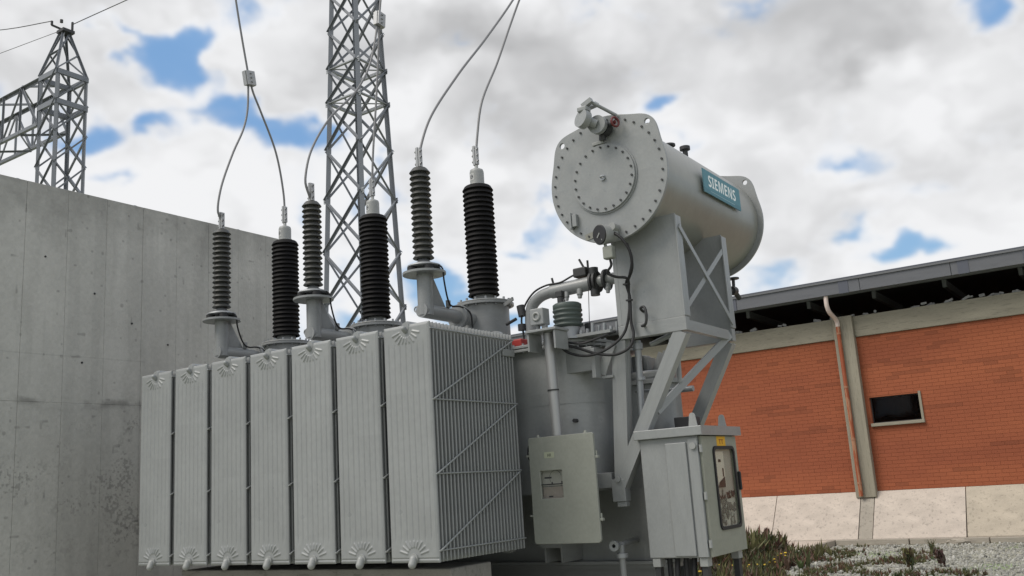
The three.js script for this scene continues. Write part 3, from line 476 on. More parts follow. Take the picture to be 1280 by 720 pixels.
// ---- conservator drum
const CX = -4.145, CY = 4.575, CZ0 = -8.05, CZ1 = -10.75, CR = .60;
{
  const c = grp('conservator', T, 'horizontal oil drum with bolted end plate carried on plate legs');
  const pl = new THREE.Shape(); const RE = .66;
  { // round plate swelling into two soft ears at the shoulders
    const N = 240; for (let k = 0; k < N; k++) { const t = k / N * 2 * Math.PI, d = Math.abs(Math.abs(t - Math.PI / 2) - R(46)) / R(15), rr = RE + .085 * Math.exp(-d * d); k ? pl.lineTo(rr * Math.cos(t), rr * Math.sin(t)) : pl.moveTo(rr, 0); }
    for (const s of [1, -1]) { const h = new THREE.Path(); h.absarc(s * .495, .478, .034, 0, 6.2832, true); pl.holes.push(h); }
  }
  part('end_plate', ext(pl, .022, .004).translate(CX, CY, CZ0 - .026), M.paint, c);
  part('end_plate', ext(pl, .022, .004).translate(CX, CY, CZ1), M.paint, c);
  part('shell', [new THREE.CylinderGeometry(CR, CR, CZ0 - CZ1 - .055, 72, 1, true).rotateX(Math.PI / 2).translate(CX, CY, (CZ0 + CZ1) / 2)], M.shell, c);
  part('shell_flange', [new THREE.CylinderGeometry(.655, .655, .022, 72).rotateX(Math.PI / 2).translate(CX, CY, CZ0 - .045)], M.paint, c);
  part('manhole_cover', [new THREE.CylinderGeometry(.355, .355, .02, 64).rotateX(Math.PI / 2).translate(CX - .03, CY + .005, CZ0 + .022), new THREE.CylinderGeometry(.372, .372, .018, 64).rotateX(Math.PI / 2).translate(CX - .03, CY + .005, CZ0 + .0025)], M.paint, c);
  part('cover_eye', [new THREE.TorusGeometry(.02, .008, 8, 16).rotateX(Math.PI / 2).translate(CX - .03, CY + .012, CZ0 + .05), cyl(V(CX - .03, CY + .005, CZ0 + .033), V(CX - .03, CY + .005, CZ0 + .048), .03, .03, 12)], M.galv, c);
  const b = []; const bolt = (r, n, cx, cy, z) => { for (let i = 0; i < n; i++) { const t = (i + .5) / n * 2 * Math.PI; b.push(cyl(V(cx + r * Math.cos(t), cy + r * Math.sin(t), z), V(cx + r * Math.cos(t), cy + r * Math.sin(t), z + .014), .0115, .0115, 6)); } };
  bolt(.615, 36, CX, CY, CZ0); bolt(.325, 22, CX - .03, CY + .005, CZ0 + .032); part('bolt_heads', b, M.darkSteel, c, { kind: 'stuff' });
  part('lifting_lug', [bx(CX - .42, CX - .37, CY - .43, CY - .30, CZ0 + .001, CZ0 + .05, .004), bx(CX - .445, CX - .425, CY - .45, CY - .28, CZ0 + .001, CZ0 + .06, .004)], M.paint, c);
  // filling valve on the end plate
  const vx = CX + .03, vy = CY + .52, vz = CZ0;
  part('valve', [cyl(V(vx, vy, vz), V(vx, vy, vz + .13), .05), cyl(V(vx, vy, vz + .13), V(vx, vy, vz + .155), .095, .095, 24), cyl(V(vx, vy, vz + .16), V(vx, vy, vz + .185), .095, .095, 24), cyl(V(vx, vy + .0, vz + .18), V(vx - .10, vy + .055, vz + .24), .045), cyl(V(vx - .09, vy + .05, vz + .235), V(vx - .115, vy + .065, vz + .30), .095, .095, 24)], M.paint, c);
  part('valve_body', [cyl(V(vx + .02, vy - .02, vz + .03), V(vx + .02, vy - .02, vz + .11), .08, .07, 20), cyl(V(vx + .03, vy - .02, vz + .07), V(vx + .15, vy + .0, vz + .10), .022, .022, 12), cyl(V(vx - .02, vy - .13, vz + .05), V(vx, vy - .02, vz + .07), .035)], M.darkSteel, c);
  part('handwheel', [new THREE.TorusGeometry(.048, .012, 8, 22).rotateY(R(70)).translate(vx + .165, vy + .004, vz + .10), cyl(V(vx + .14, vy, vz + .10), V(vx + .17, vy + .004, vz + .10), .02, .02, 10)], M.darkRed, c);
  part('breather_arm', [bar(V(vx - .10, vy + .16, vz + .26), V(vx - .02, vy + .25, vz + .1), .05, .04), bar(V(vx - .11, vy + .20, vz + .24), V(vx + .0, vy + .245, vz + .24), .05, .05), cyl(V(vx - .03, vy + .24, vz + .22), V(vx + .15, vy + .10, vz + .02), .018, .018, 10), bx(vx - .15, vx - .04, vy + .135, vy + .185, vz + .2, vz + .3, .012)], M.paint, c);
  part('bracket', [bx(vx - .15, vx - .02, vy - .155, vy - .12, vz + .001, vz + .04, .006)], M.pale, c);
  // oil level gauge
  const gx = CX + .0, gy = CY - .585, gz = CZ0; const d0 = V(gx, gy, gz - .01), d1 = V(gx - .06, gy - .02, gz + .15);
  part('level_gauge', [cyl(d0, d1, .085, .105, 28), cyl(V(gx + .05, gy + .05, gz - .0), V(gx + .05, gy + .05, gz + .1), .045, .04, 16)], M.pale, c);
  { const dir = d1.clone().sub(d0).normalize(), p0 = d1.clone(), p1 = d1.clone().addScaledVector(dir, .012); part('gauge_dial', [cyl(p0, p1, .10, .092, 28)], M.glassDark, c);
    const q = p1.clone().addScaledVector(dir, .003); part('gauge_needle', [bar(V(q.x - .02, q.y - .03, q.z), V(q.x + .03, q.y + .05, q.z), .010, .004), bar(V(q.x + .025, q.y - .055, q.z), V(q.x + .065, q.y - .05, q.z), .015, .004)], M.pale, c); }
  part('junction_box', [bx(gx - .06, gx + .05, gy - .27, gy - .14, gz + .05, gz + .13, .015), cyl(V(gx - .03, gy - .15, gz + .1), V(gx - .045, gy - .06, gz + .1), .016)], M.boxPaint, c);
  part('nameplate', [bar(V(CX - .30, CY - .565, CZ0 + .004), V(CX - .17, CY - .54, CZ0 + .004), .065, .006)], std(lin(.22, .22, .19), .5, .3), c);
  // top fittings
  part('breather_valve', [cyl(V(CX + .10, CY + .58, -9.45), V(CX + .10, CY + .70, -9.45), .045), cyl(V(CX + .10, CY + .70, -9.45), V(CX + .10, CY + .72, -9.45), .075)], M.darkSteel, c);
  part('vent_cap', [cyl(V(CX + .22, CY + .55, -9.62), V(CX + .22, CY + .68, -9.62), .03), cyl(V(CX + .22, CY + .67, -9.62), V(CX + .22, CY + .71, -9.62), .06)], M.darkSteel, c);
  part('vent_pipe', cyl(V(CX + .02, CY + .58, -9.25), V(CX + .02, CY + .70, -9.25), .018), M.darkSteel, c);
  part('lifting_lug', [bx(CX + .40, CX + .43, CY + .40, CY + .53, -8.32, -8.22)], M.paint, c);
  // sign board
  const sign = canvasTex(1024, 256, (x, w, h) => {
    x.fillStyle = '#4b8392'; x.fillRect(0, 0, w, h); x.fillStyle = '#3f7686'; x.fillRect(0, h * .80, w, h * .2);
    x.fillStyle = '#e9efef'; x.font = 'bold 176px sans-serif'; x.textAlign = 'center'; x.textBaseline = 'middle';
    const s = 'SIEMENS'; x.save(); x.translate(w / 2, h * .43); x.scale(1.03, 1); x.fillText(s, 0, 0); x.restore();
    x.fillStyle = '#9fc0c6'; x.fillRect(w * .17, h * .845, w * .66, 5);
  });
  const sb = grp('sign_board', c); const sx = CX + .625, sy0 = 4.515, sy1 = 4.775, sz0 = -9.02, sz1 = -10.08;
  part('board', bx(sx, sx + .008, sy0, sy1, sz1, sz0), std(lin(.10, .22, .26), .5), sb);
  { const g = new THREE.PlaneGeometry(sz0 - sz1, sy1 - sy0).rotateY(Math.PI / 2).translate(sx + .0095, (sy0 + sy1) / 2, (sz0 + sz1) / 2); part('lettering', g, std(0xffffff, .55, 0, { map: sign }), sb); }
  part('batten', [bx(CX + .56, sx - .001, 4.60, 4.63, -9.3, -9.25), bx(CX + .56, sx - .001, 4.60, 4.63, -9.9, -9.85)], M.paint, sb);
}
// ---- support frame of the drum
{
  const f = grp('support_frame', T); const xl = -4.275, xr = -3.53;
  for (const z of [-8.25, -9.43]) {
    part('leg_panel', [bx(xl + .05, xr - .018, 3.095, 4.12, z - .012, z, 0)], M.paint, f);
    part('panel_flange', [bx(xr - .016, xr, 3.095, 4.10, z - .10, z + .03, .004)], M.paint, f);
    part('panel_flange', [bx(xl, xl + .048, 3.095, 4.10, z - .07, z - .002, .004)], M.paint, f);
    part('base_beam', [bx(xl, xr - .01, 2.955, 3.093, z - .09, z + .004, .006)], M.paint, f);
    part('upright_strut', [bar(V(-4.29, 2.955, z - .03), V(-4.385, 1.62, z - .03), .15, .05), bar(V(-4.215, 2.955, z - .075), V(-4.31, 1.62, z - .075), .012, .06)], M.paint, f);
    part('diagonal_strut', [bar(V(-3.615, 2.955, z - .028), V(-4.44, 1.50, z - .028), .135, .05), bar(V(-3.56, 2.93, z - .08), V(-4.385, 1.47, z - .08), .012, .07)], M.paint, f);
    part('foot_bracket', [bx(-4.50, -4.355, 1.385, 1.60, z - .11, z + .002, .006), bx(-4.46, -4.36, 1.335, 1.383, z - .09, z - .01, .006)], M.paint, f);
    part('foot_arm', [bx(-4.80, -4.505, 1.52, 1.67, z - .12, z - .02, .006), cyl(V(-4.42, 1.60, z), V(-4.42, 1.60, z + .02), .03, .03, 12)], M.paint, f);
    part('head_bracket', [bx(-5.0, -4.545, 2.68, 2.925, z - .06, z + .10, .006), bx(-4.543, -4.50, 2.60, 2.90, z - .09, z + .13, .004)], M.paint, f);
    part('knee_brace', [bar(V(-4.36, 2.93, z + .012), V(-4.50, 2.64, z + .012), .10, .02), bx(-4.498, -4.37, 2.595, 2.62, z - .08, z + .02)], M.paint, f);
  }
  part('cross_brace', bar(V(-3.522, 3.99, -8.27), V(-3.522, 3.14, -9.44), .055, .012, V(1, 0, 0)), M.paint, f);
  part('cross_brace', bar(V(-3.540, 3.16, -8.27), V(-3.540, 3.93, -9.40), .055, .010, V(1, 0, 0)), M.paint, f);
  part('side_strut', bar(V(-3.97, 2.22, -8.32), V(-3.56, 3.02, -9.40), .075, .03, V(.9, 0, .4)), M.paint, f);
  part('side_beam', [bx(-3.60, -3.545, 2.96, 3.06, -9.34, -8.345)], M.paint, f);
  part('cable_hook', tube([[-3.98, 3.20, -8.245], [-3.98, 3.225, -8.19], [-3.92, 3.225, -8.15], [-3.90, 3.15, -8.14], [-3.92, 3.06, -8.15], [-3.98, 3.05, -8.19], [-3.98, 3.06, -8.245]], .014, 30, 8), M.darkSteel, f);
  part('side_valve', [cyl(V(-3.62, 3.52, -9.55), V(-3.62, 3.56, -9.80), .025), cyl(V(-3.62, 3.555, -9.76), V(-3.62, 3.565, -9.86), .05), cyl(V(-3.62, 3.56, -9.84), V(-3.62, 3.70, -9.86), .018), cyl(V(-3.62, 3.70, -9.86), V(-3.62, 3.715, -9.86), .065), cyl(V(-3.62, 3.56, -9.86), V(-3.62, 3.50, -9.98), .028)], M.darkSteel, f);
}
// ---- oil pipe to the drum with relay
{
  const z = -8.5, p = grp('oil_pipe', T);
  part('pipe_run', tube([[-5.48, 3.02, z], [-5.475, 3.25, z], [-5.465, 3.42, z], [-5.43, 3.53, z], [-5.33, 3.605, z], [-5.2, 3.635, z], [-4.95, 3.645, z], [-4.62, 3.65, z], [-4.25, 3.655, z]], .062, 60, 20), M.paint, p);
  part('pipe_sleeve', [cyl(V(-5.17, 3.637, z), V(-4.68, 3.648, z), .076, .076, 24)], M.paint, p);
  for (const x of [-4.66, -4.615, -4.50]) part('pipe_flange', cyl(V(x, 3.65, z), V(x + .025, 3.65, z), .115, .115, 28), M.darkSteel, p);
  part('relay', [cyl(V(-4.62, 3.50, z + .03), V(-4.62, 3.80, z + .03), .05), bx(-4.86, -4.70, 3.73, 3.83, z - .04, z + .06, .015), cyl(V(-4.75, 3.83, z), V(-4.80, 3.93, z), .012), cyl(V(-4.70, 3.72, z), V(-4.70, 3.90, z), .012), cyl(V(-5.12, 3.69, z + .03), V(-5.14, 3.78, z + .03), .012)], M.darkSteel, p);
  const cl = []; for (const [x, r] of [[-5.02, .05], [-4.96, .045], [-4.80, .055], [-4.62, .055], [-4.46, .05]]) cl.push(cyl(V(x, 3.535, z + .045), V(x, 3.60, z + .035), r * .62, r * .62, 8), cyl(V(x, 3.50, z + .05), V(x, 3.535, z + .045), r * .4, r * .5, 8));
  part('drain_cocks', cl, M.paint, p, { kind: 'stuff' });
  part('pipe_wire', tube([[-5.53, 3.02, z + .05], [-5.54, 3.25, z + .06], [-5.55, 3.38, z + .06], [-5.50, 3.52, z + .06], [-5.38, 3.66, z + .04], [-5.22, 3.71, z + .04], [-5.02, 3.71, z + .05], [-4.9, 3.75, z + .04], [-4.80, 3.78, z + .03]], .011, 50, 8), M.rubber, p);
  part('sensor', [cyl(V(-5.54, 3.42, z + .05), V(-5.56, 3.54, z + .05), .045), cyl(V(-5.62, 3.40, z + .06), V(-5.76, 3.36, z + .05), .018), cyl(V(-5.55, 3.26, z + .06), V(-5.55, 3.33, z + .06), .045)], M.darkSteel, p);
}
// ---- lid fittings
{
  const f = grp('lid_fittings', T);
  part('dial_box', [bx(-5.03, -4.87, 3.165, 3.335, -7.93, -7.80, .012)], M.paint, f);
  part('dial_ring', [new THREE.TorusGeometry(.036, .013, 10, 24).translate(-4.95, 3.25, -7.795)], M.pale, f);
  part('tray', [bx(-5.06, -4.70, 3.085, 3.11, -8.0, -7.74, .004), bx(-5.05, -5.03, 2.90, 3.083, -8.0, -7.76), bx(-4.74, -4.72, 2.90, 3.083, -8.0, -7.76), bx(-4.99, -4.96, 3.11, 3.165, -7.88, -7.84), bx(-4.92, -4.87, 3.11, 3.165, -7.88, -7.84)], M.paint, f);
  const rib = [[0, 3.16], [.13, 3.16]]; for (let i = 0; i < 4; i++) rib.push([.145, 3.17 + i * .05], [.155, 3.18 + i * .05], [.155, 3.195 + i * .05], [.135, 3.20 + i * .05]); rib.push([.15, 3.36], [.15, 3.40], [.13, 3.415], [0, 3.42]);
  part('relief_valve', lathe(rib, -4.83, 0, -8.22, 32), M.greenGrey, f); part('relief_base', [cyl(V(-4.83, 3.026, -8.22), V(-4.83, 3.16, -8.22), .12), cyl(V(-4.83, 3.026, -8.22), V(-4.83, 3.05, -8.22), .18)], M.galv, f);
  part('switch', [cyl(V(-4.92, 3.40, -8.26), V(-4.92, 3.50, -8.26), .04), bx(-4.965, -4.885, 3.50, 3.57, -8.29, -8.22, .01), cyl(V(-4.86, 3.42, -8.24), V(-4.88, 3.47, -8.25), .012)], M.darkSteel, f);
  part('red_cap', [bx(-5.52, -5.36, 3.03, 3.12, -8.28, -8.12, .02)], M.red, f);
  part('cable_tray', [bx(-4.70, -4.30, 3.03, 3.06, -8.35, -8.12), bx(-4.70, -4.30, 3.075, 3.10, -8.35, -8.30)], M.paint, f);
  const cl = []; const r = rng(8); for (let i = 0; i < 9; i++) { const x = -4.68 + i * .045; cl.push(cyl(V(x, 3.06, -8.2 - (i % 3) * .05), V(x + .01, 3.10 + r() * .08, -8.2 - (i % 3) * .05), .014 + r() * .012, .02, 8)); }
  part('cable_glands', cl, M.galv, f);
  part('lid_fastener', [bx(-4.70, -4.62, 3.10, 3.20, -8.40, -8.32, .01), cyl(V(-4.66, 3.20, -8.36), V(-4.69, 3.62, -8.46), .004, .004, 6)], M.darkSteel, f);
}
// ---- black cables from the drum gauge down to the lid
{
  const c = grp('control_cables', T);
  part('cable', tube([[-4.09, 3.98, -7.98], [-4.02, 3.92, -7.97], [-3.95, 3.78, -8.0], [-3.96, 3.62, -8.05], [-4.04, 3.535, -8.12], [-4.10, 3.50, -8.17], [-4.09, 3.36, -8.20], [-4.10, 3.1, -8.20], [-4.08, 2.98, -8.19], [-4.12, 2.86, -8.16], [-4.25, 2.80, -8.12], [-4.45, 2.83, -8.08], [-4.62, 2.90, -8.05], [-4.80, 2.97, -8.02]], .015, 120, 8), M.rubber, c);
  part('cable', tube([[-4.16, 3.74, -7.98], [-4.15, 3.66, -7.98], [-4.21, 3.60, -8.0], [-4.15, 3.555, -8.05], [-4.06, 3.53, -8.12], [-4.09, 3.42, -8.19], [-4.115, 3.2, -8.20], [-4.19, 3.0, -8.19], [-4.35, 2.86, -8.10], [-4.55, 2.82, -8.06], [-4.75, 2.88, -8.03], [-4.85, 2.98, -8.01]], .014, 110, 8), M.rubber, c);
  part('cable', tube([[-4.06, 3.51, -8.13], [-4.0, 3.58, -8.08], [-3.945, 3.70, -8.03], [-3.96, 3.85, -7.98]], .013, 40, 8), M.rubber, c);
  part('cable_tie', [bx(-4.125, -4.065, 3.32, 3.335, -8.215, -8.175), bx(-4.13, -4.07, 3.48, 3.495, -8.20, -8.15)], M.black, c);
  part('cable', tube([[-4.75, 2.98, -8.05], [-4.55, 2.94, -7.99], [-4.40, 2.98, -8.06], [-4.28, 3.04, -8.2]], .012, 40, 8), M.rubber, c);
  part('conduit_pipe', [cyl(V(-4.16, 2.95, -8.42), V(-4.20, 1.75, -8.42), .035), cyl(V(-4.16, 2.86, -8.42), V(-4.16, 2.92, -8.42), .05), cyl(V(-4.16, 2.55, -8.42), V(-4.16, 2.58, -8.42), .048)], M.galv, c);
  part('small_pipe', [cyl(V(-4.06, 2.9, -8.5), V(-3.75, 3.02, -8.6), .025), cyl(V(-3.82, 3.0, -8.62), V(-3.84, 2.5, -8.64), .022), cyl(V(-4.3, 2.46, -8.55), V(-3.9, 2.44, -8.6), .016)], M.paint, c);
}
// ---- mechanism box hung on the tank front with its conduit
{
  const b = grp('mechanism_box', T, 'tall pale grey-green box with small dial window hung on the tank front'); const x0 = -5.178, x1 = -4.445, y0 = 1.035, y1 = 2.05, z0 = -7.965, z1 = -7.85;
  const wx0 = -5.072, wx1 = -4.812, wy0 = 1.455, wy1 = 1.73;
  const s = new THREE.Shape(); { const r = .03; s.moveTo(x0 + r, y0); s.lineTo(x1 - r, y0); s.absarc(x1 - r, y0 + r, r, -Math.PI / 2, 0); s.lineTo(x1, y1 - .01); s.lineTo(x1 - .01, y1); s.lineTo(x0 + .01, y1); s.lineTo(x0, y1 - .01); s.lineTo(x0, y0 + r); s.absarc(x0 + r, y0 + r, r, Math.PI, 1.5 * Math.PI); const h = new THREE.Path(); h.moveTo(wx0, wy0); h.lineTo(wx0, wy1); h.lineTo(wx1, wy1); h.lineTo(wx1, wy0); h.closePath(); s.holes.push(h); }
  part('cover', ext(s, .02, .005, 6).translate(0, 0, z1 - .025), M.boxPaint, b);
  part('body', [bx(x0 + .012, x1 - .05, y0 + .02, y1 - .012, z0, z1 - .075, .01), bx(x0 + .012, wx0 - .02, y0 + .012, y1 - .012, z1 - .074, z1 - .0315), bx(wx1 + .02, x1 - .035, y0 + .015, y1 - .012, z1 - .074, z1 - .0315), bx(wx0 - .019, wx1 + .019, wy1 + .02, y1 - .012, z1 - .074, z1 - .0315), bx(wx0 - .019, wx1 + .019, y0 + .012, wy0 - .02, z1 - .074, z1 - .0315)], M.boxPaint, b);
  const dial = canvasTex(256, 256, (c, w, h) => { c.fillStyle = '#a3a49c'; c.fillRect(0, 0, w, h); c.fillStyle = '#9a938b'; c.fillRect(0, h * .58, w, h * .42); c.fillStyle = '#55565a'; c.fillRect(0, h * .55, w, 6); c.strokeStyle = '#5c5d5c'; c.lineWidth = 4; c.beginPath(); c.arc(w * .55, h * .3, 60, 2.6, 6.0); c.stroke(); c.fillStyle = '#3a3a3c'; c.fillRect(w * .10, h * .26, 74, 14); c.beginPath(); c.arc(w * .40, h * .46, 9, 0, 7); c.fill(); c.fillRect(w * .76, h * .42, 36, 14); c.fillRect(w * .24, h * .86, 42, 12); c.fillStyle = '#73746f'; for (let i = 0; i < 6; i++) c.fillRect(w * (.82 + i * .02), h * .08, 3, 26); });
  { const g = new THREE.PlaneGeometry(wx1 - wx0 + .03, wy1 - wy0 + .03).translate((wx0 + wx1) / 2, (wy0 + wy1) / 2, z1 - .06); part('dial_panel', g, std(0xffffff, .6, 0, { map: dial }), b); }
  part('pane', bx(wx0 - .008, wx1 + .008, wy0 - .008, wy1 + .008, z1 - .036, z1 - .0305), new THREE.MeshPhysicalMaterial({ color: 0xffffff, transmission: 1, roughness: .04, thickness: 0 }), b);
  part('window_bar', bx(wx0, wx1, (wy0 + wy1) / 2 - .006, (wy0 + wy1) / 2 + .006, z1 - .03, z1 - .012), M.darkSteel, b);
  const mk = canvasTex(128, 64, (c) => { c.fillStyle = '#a8ab9c'; c.fillRect(0, 0, 128, 64); c.fillStyle = '#4d5048'; c.font = 'bold 44px monospace'; c.textAlign = 'center'; c.textBaseline = 'middle'; c.fillText('HR', 64, 34); });
  part('marking', new THREE.PlaneGeometry(.115, .0575).translate(-4.945, 1.875, z1 + .0012), std(lin(.85, .87, .80), .6, 0, { map: mk }), b);
  for (const y of [1.87, 1.29]) { part('hinge', [bx(x0 - .045, x0 - .002, y, y + .02, z1 - .05, z1 - .01, .004), cyl(V(x0 - .012, y - .02, z1 - .03), V(x0 - .012, y + .05, z1 - .03), .012)], M.boxPaint, b); part('latch', [bx(x1 + .004, x1 + .035, y - .06, y - .035, z1 - .05, z1 - .01, .004), cyl(V(x1 + .012, y - .06, z1 - .03), V(x1 + .012, y + .01, z1 - .03), .01)], M.boxPaint, b); }
  for (const x of [x0 + .1, x1 - .09]) part('lifting_lug', [cyl(V(x, y1 + .002, z1 - .03), V(x, y1 + .03, z1 - .03), .02, .014, 12)], M.boxPaint, b);
  part('bracket', [bx(x0 + .10, x0 + .18, 1.55, 1.9, -8.098, z0 - .001), bx(x1 - .30, x1 - .22, 1.55, 1.9, -8.12, z0 - .001)], M.paint, b);
  part('side_handle', tube([[x0 - .01, 2.02, -7.92], [x0 - .045, 1.97, -7.92], [x0 - .05, 1.86, -7.92], [x0 - .01, 1.82, -7.92]], .012, 24, 8), M.rubber, b);
  const cd = grp('conduit', T); part('conduit_pipe', cyl(V(-4.885, 3.083, -7.90), V(-4.885, 2.06, -7.93), .052, .052, 24), M.bright, cd); part('coupling', cyl(V(-4.885, 2.50, -7.917), V(-4.885, 2.515, -7.9165), .058, .058, 24), M.darkSteel, cd);
}
// ---- control cabinet
{
  const b = grp('control_cabinet', T, 'grey control cabinet with glazed narrow door and yellow sticker'); const x0 = -4.14, x1 = -3.515, y0 = .85, y1 = 1.955, z0 = -9.12, z1 = -8.22;
  part('body', [bx(x0, x1 - .03, y0, y1, z0, z1, .012)], M.paint, b);
  part('side_panel', bx(-3.87, -3.655, y0 + .015, y1 - .055, z1 + .002, z1 + .022, .018), M.paint, b);
  part('corner_post', bx(-3.640, x1 - .028, y0 + .005, y1 - .02, z1 + .001, z1 + .012, .004), M.paint, b);
  part('lock_cap', new THREE.CylinderGeometry(.032, .032, .02, 20).rotateX(Math.PI / 2).translate(-3.585, 1.86, z1 + .022), M.pale, b);
  const lid = [ext(poly([[x0 - .03, 0], [x1 + .035, 0], [x1 + .035, .075], [x0 - .03, .075]].map(([a, c]) => [a, c])), .99, .006).translate(0, y1 + .004, z0 - .05)];
  part('roof_cap', lid, M.paint, b);
  part('roof_joint', bx(x0 - .01, x1, y1 - .004, y1 + .003, z0 + .01, z1 + .0, 0), M.black, b);
  const lg = new THREE.Shape(); lg.moveTo(-.045, 0); lg.lineTo(.045, 0); lg.lineTo(.03, .10); lg.absarc(0, .10, .03, 0, Math.PI); lg.closePath(); { const h = new THREE.Path(); h.absarc(0, .095, .014, 0, 6.283, true); lg.holes.push(h); }
  for (const z of [-8.30, -9.02]) part('lifting_lug', ext(lg, .012).translate(-3.60, y1 + .085, z), M.pale, b);
  // door facing +x
  const door = grp('door', b); const dz0 = z0 + .012, dz1 = z1 - .03, dy0 = y0 + .005, dy1 = y1 - .012; // parts of the door stay at this level
  b.remove(door);
  const wy0 = 1.085, wy1 = 1.835, wz0 = -9.0, wz1 = -8.50;
  const s = new THREE.Shape(); s.moveTo(-dz1, dy0); s.lineTo(-dz0, dy0); s.lineTo(-dz0, dy1); s.lineTo(-dz1, dy1); s.closePath();
  { const h = new THREE.Path(), a = -wz1, c = -wz0, r = .05; h.moveTo(a + r, wy0); h.lineTo(c - r, wy0); h.absarc(c - r, wy0 + r, r, -Math.PI / 2, 0); h.lineTo(c, wy1 - r); h.absarc(c - r, wy1 - r, r, 0, Math.PI / 2); h.lineTo(a + r, wy1); h.absarc(a + r, wy1 - r, r, Math.PI / 2, Math.PI); h.lineTo(a, wy0 + r); h.absarc(a + r, wy0 + r, r, Math.PI, 1.5 * Math.PI); s.holes.push(h); }
  part('door', ext(s, .022, .003, 8).rotateY(Math.PI / 2).translate(x1 - .025, 0, 0), std(lin(.30, .31, .265), .55, 0, { map: paintTex }), b);
  { const o = new THREE.Shape(), mk = (P, a, c, d, e, r) => { P.moveTo(a + r, d); P.lineTo(c - r, d); P.absarc(c - r, d + r, r, -Math.PI / 2, 0); P.lineTo(c, e - r); P.absarc(c - r, e - r, r, 0, Math.PI / 2); P.lineTo(a + r, e); P.absarc(a + r, e - r, r, Math.PI / 2, Math.PI); P.lineTo(a, d + r); P.absarc(a + r, d + r, r, Math.PI, 1.5 * Math.PI); }; mk(o, -wz1 - .014, -wz0 + .014, wy0 - .014, wy1 + .014, .06); const h = new THREE.Path(); mk(h, -wz1 + .012, -wz0 - .012, wy0 + .012, wy1 - .012, .045); o.holes.push(h);
    part('window_seal', ext(o, .012, .002, 8).rotateY(Math.PI / 2).translate(x1 + .0015, 0, 0), M.rubber, b); }
  part('pane', bx(x1 - .006, x1 - .001, wy0 - .002, wy1 + .002, wz0 - .002, wz1 + .002), new THREE.MeshPhysicalMaterial({ color: lin(.92, .93, .92), transmission: 1, roughness: .03, thickness: 0, ior: 1.15 }), b);
  part('interior', [bx(x1 - .028, x1 - .026, wy0 - .02, wy1 + .02, wz0 - .02, wz1 + .02)], std(lin(.42, .40, .35), .8), b);
  part('instrument', [bx(x1 - .0255, x1 - .0155, 1.46, 1.80, -8.78, -8.55)], std(lin(.70, .64, .55), .7), b);
  const inst = std(lin(.03, .028, .026), .5); part('meter', [bx(x1 - .015, x1 - .010, 1.70, 1.725, -8.69, -8.64), bx(x1 - .015, x1 - .010, 1.56, 1.64, -8.74, -8.72), ext(poly([[8.58, 1.46], [8.76, 1.46], [8.76, 1.56], [8.62, 1.51]]), .004).rotateY(Math.PI / 2).translate(x1 - .0152, 0, 0)], inst, b);
  const r = rng(15); for (let i = 0; i < 60; i++) { const zz = -8.55 - r() * .40, yy = 1.12 + r() * .30, q = r(), g = new THREE.BoxGeometry(.006, .015 + r() * .03, .02 + r() * .05).rotateX(r() * 3).translate(x1 - .019 + r() * .006, yy, zz); const m = q < .45 ? M.greyShed : q < .75 ? M.boxPaint : inst; (i < 1 ? (b.userData.bits = {}) : 0); (b.userData.bits[q < .45 ? 'a' : q < .75 ? 'b' : 'c'] ??= [m, []])[1].push(g); }
  for (const k of Object.keys(b.userData.bits)) part('wiring', b.userData.bits[k][1], b.userData.bits[k][0], b, { kind: 'stuff' }); delete b.userData.bits;
  const tag = canvasTex(128, 96, (c) => { c.fillStyle = '#d9a51e'; c.fillRect(0, 0, 128, 96); c.fillStyle = '#8a3a18'; c.font = 'bold 60px sans-serif'; c.textAlign = 'center'; c.textBaseline = 'middle'; c.fillText('TT', 64, 50); });
  part('sticker', new THREE.PlaneGeometry(.22, .10).rotateY(Math.PI / 2).translate(x1 + .0012, 1.893, -8.72), std(0xffffff, .6, 0, { map: tag }), b);
  part('door_handle', bx(x1 + .001, x1 + .03, 1.42, 1.60, -9.085, -9.055, .008), M.rubber, b);
  for (const y of [1.83, 1.40, .97]) part('hinge', cyl(V(x1 - .006, y - .035, z1 - .012), V(x1 - .006, y + .035, z1 - .012), .016, .016, 12), M.pale, b);
  for (const [x, z] of [[x0 + .05, z1 - .06], [x1 - .10, z1 - .06], [x1 - .10, z0 + .08], [x0 + .05, z0 + .08]]) { part('foot', bx(x - .03, x + .05, y0 - .08, y0 - .001, z - .05, z + .05, .006), M.pale, b); part('post', bx(x - .02, x + .035, .12, y0 - .082, z - .04, z + .03), M.darkSteel, b); }
  for (let i = 0; i < 5; i++) part('cable', tube([[-4.0 + i * .085, .85, -8.35], [-4.0 + i * .085, .7, -8.35 + (i % 2) * .03], [-4.02 + i * .09, .12, -8.36]], .026, 16, 10), M.rubber, b);
}

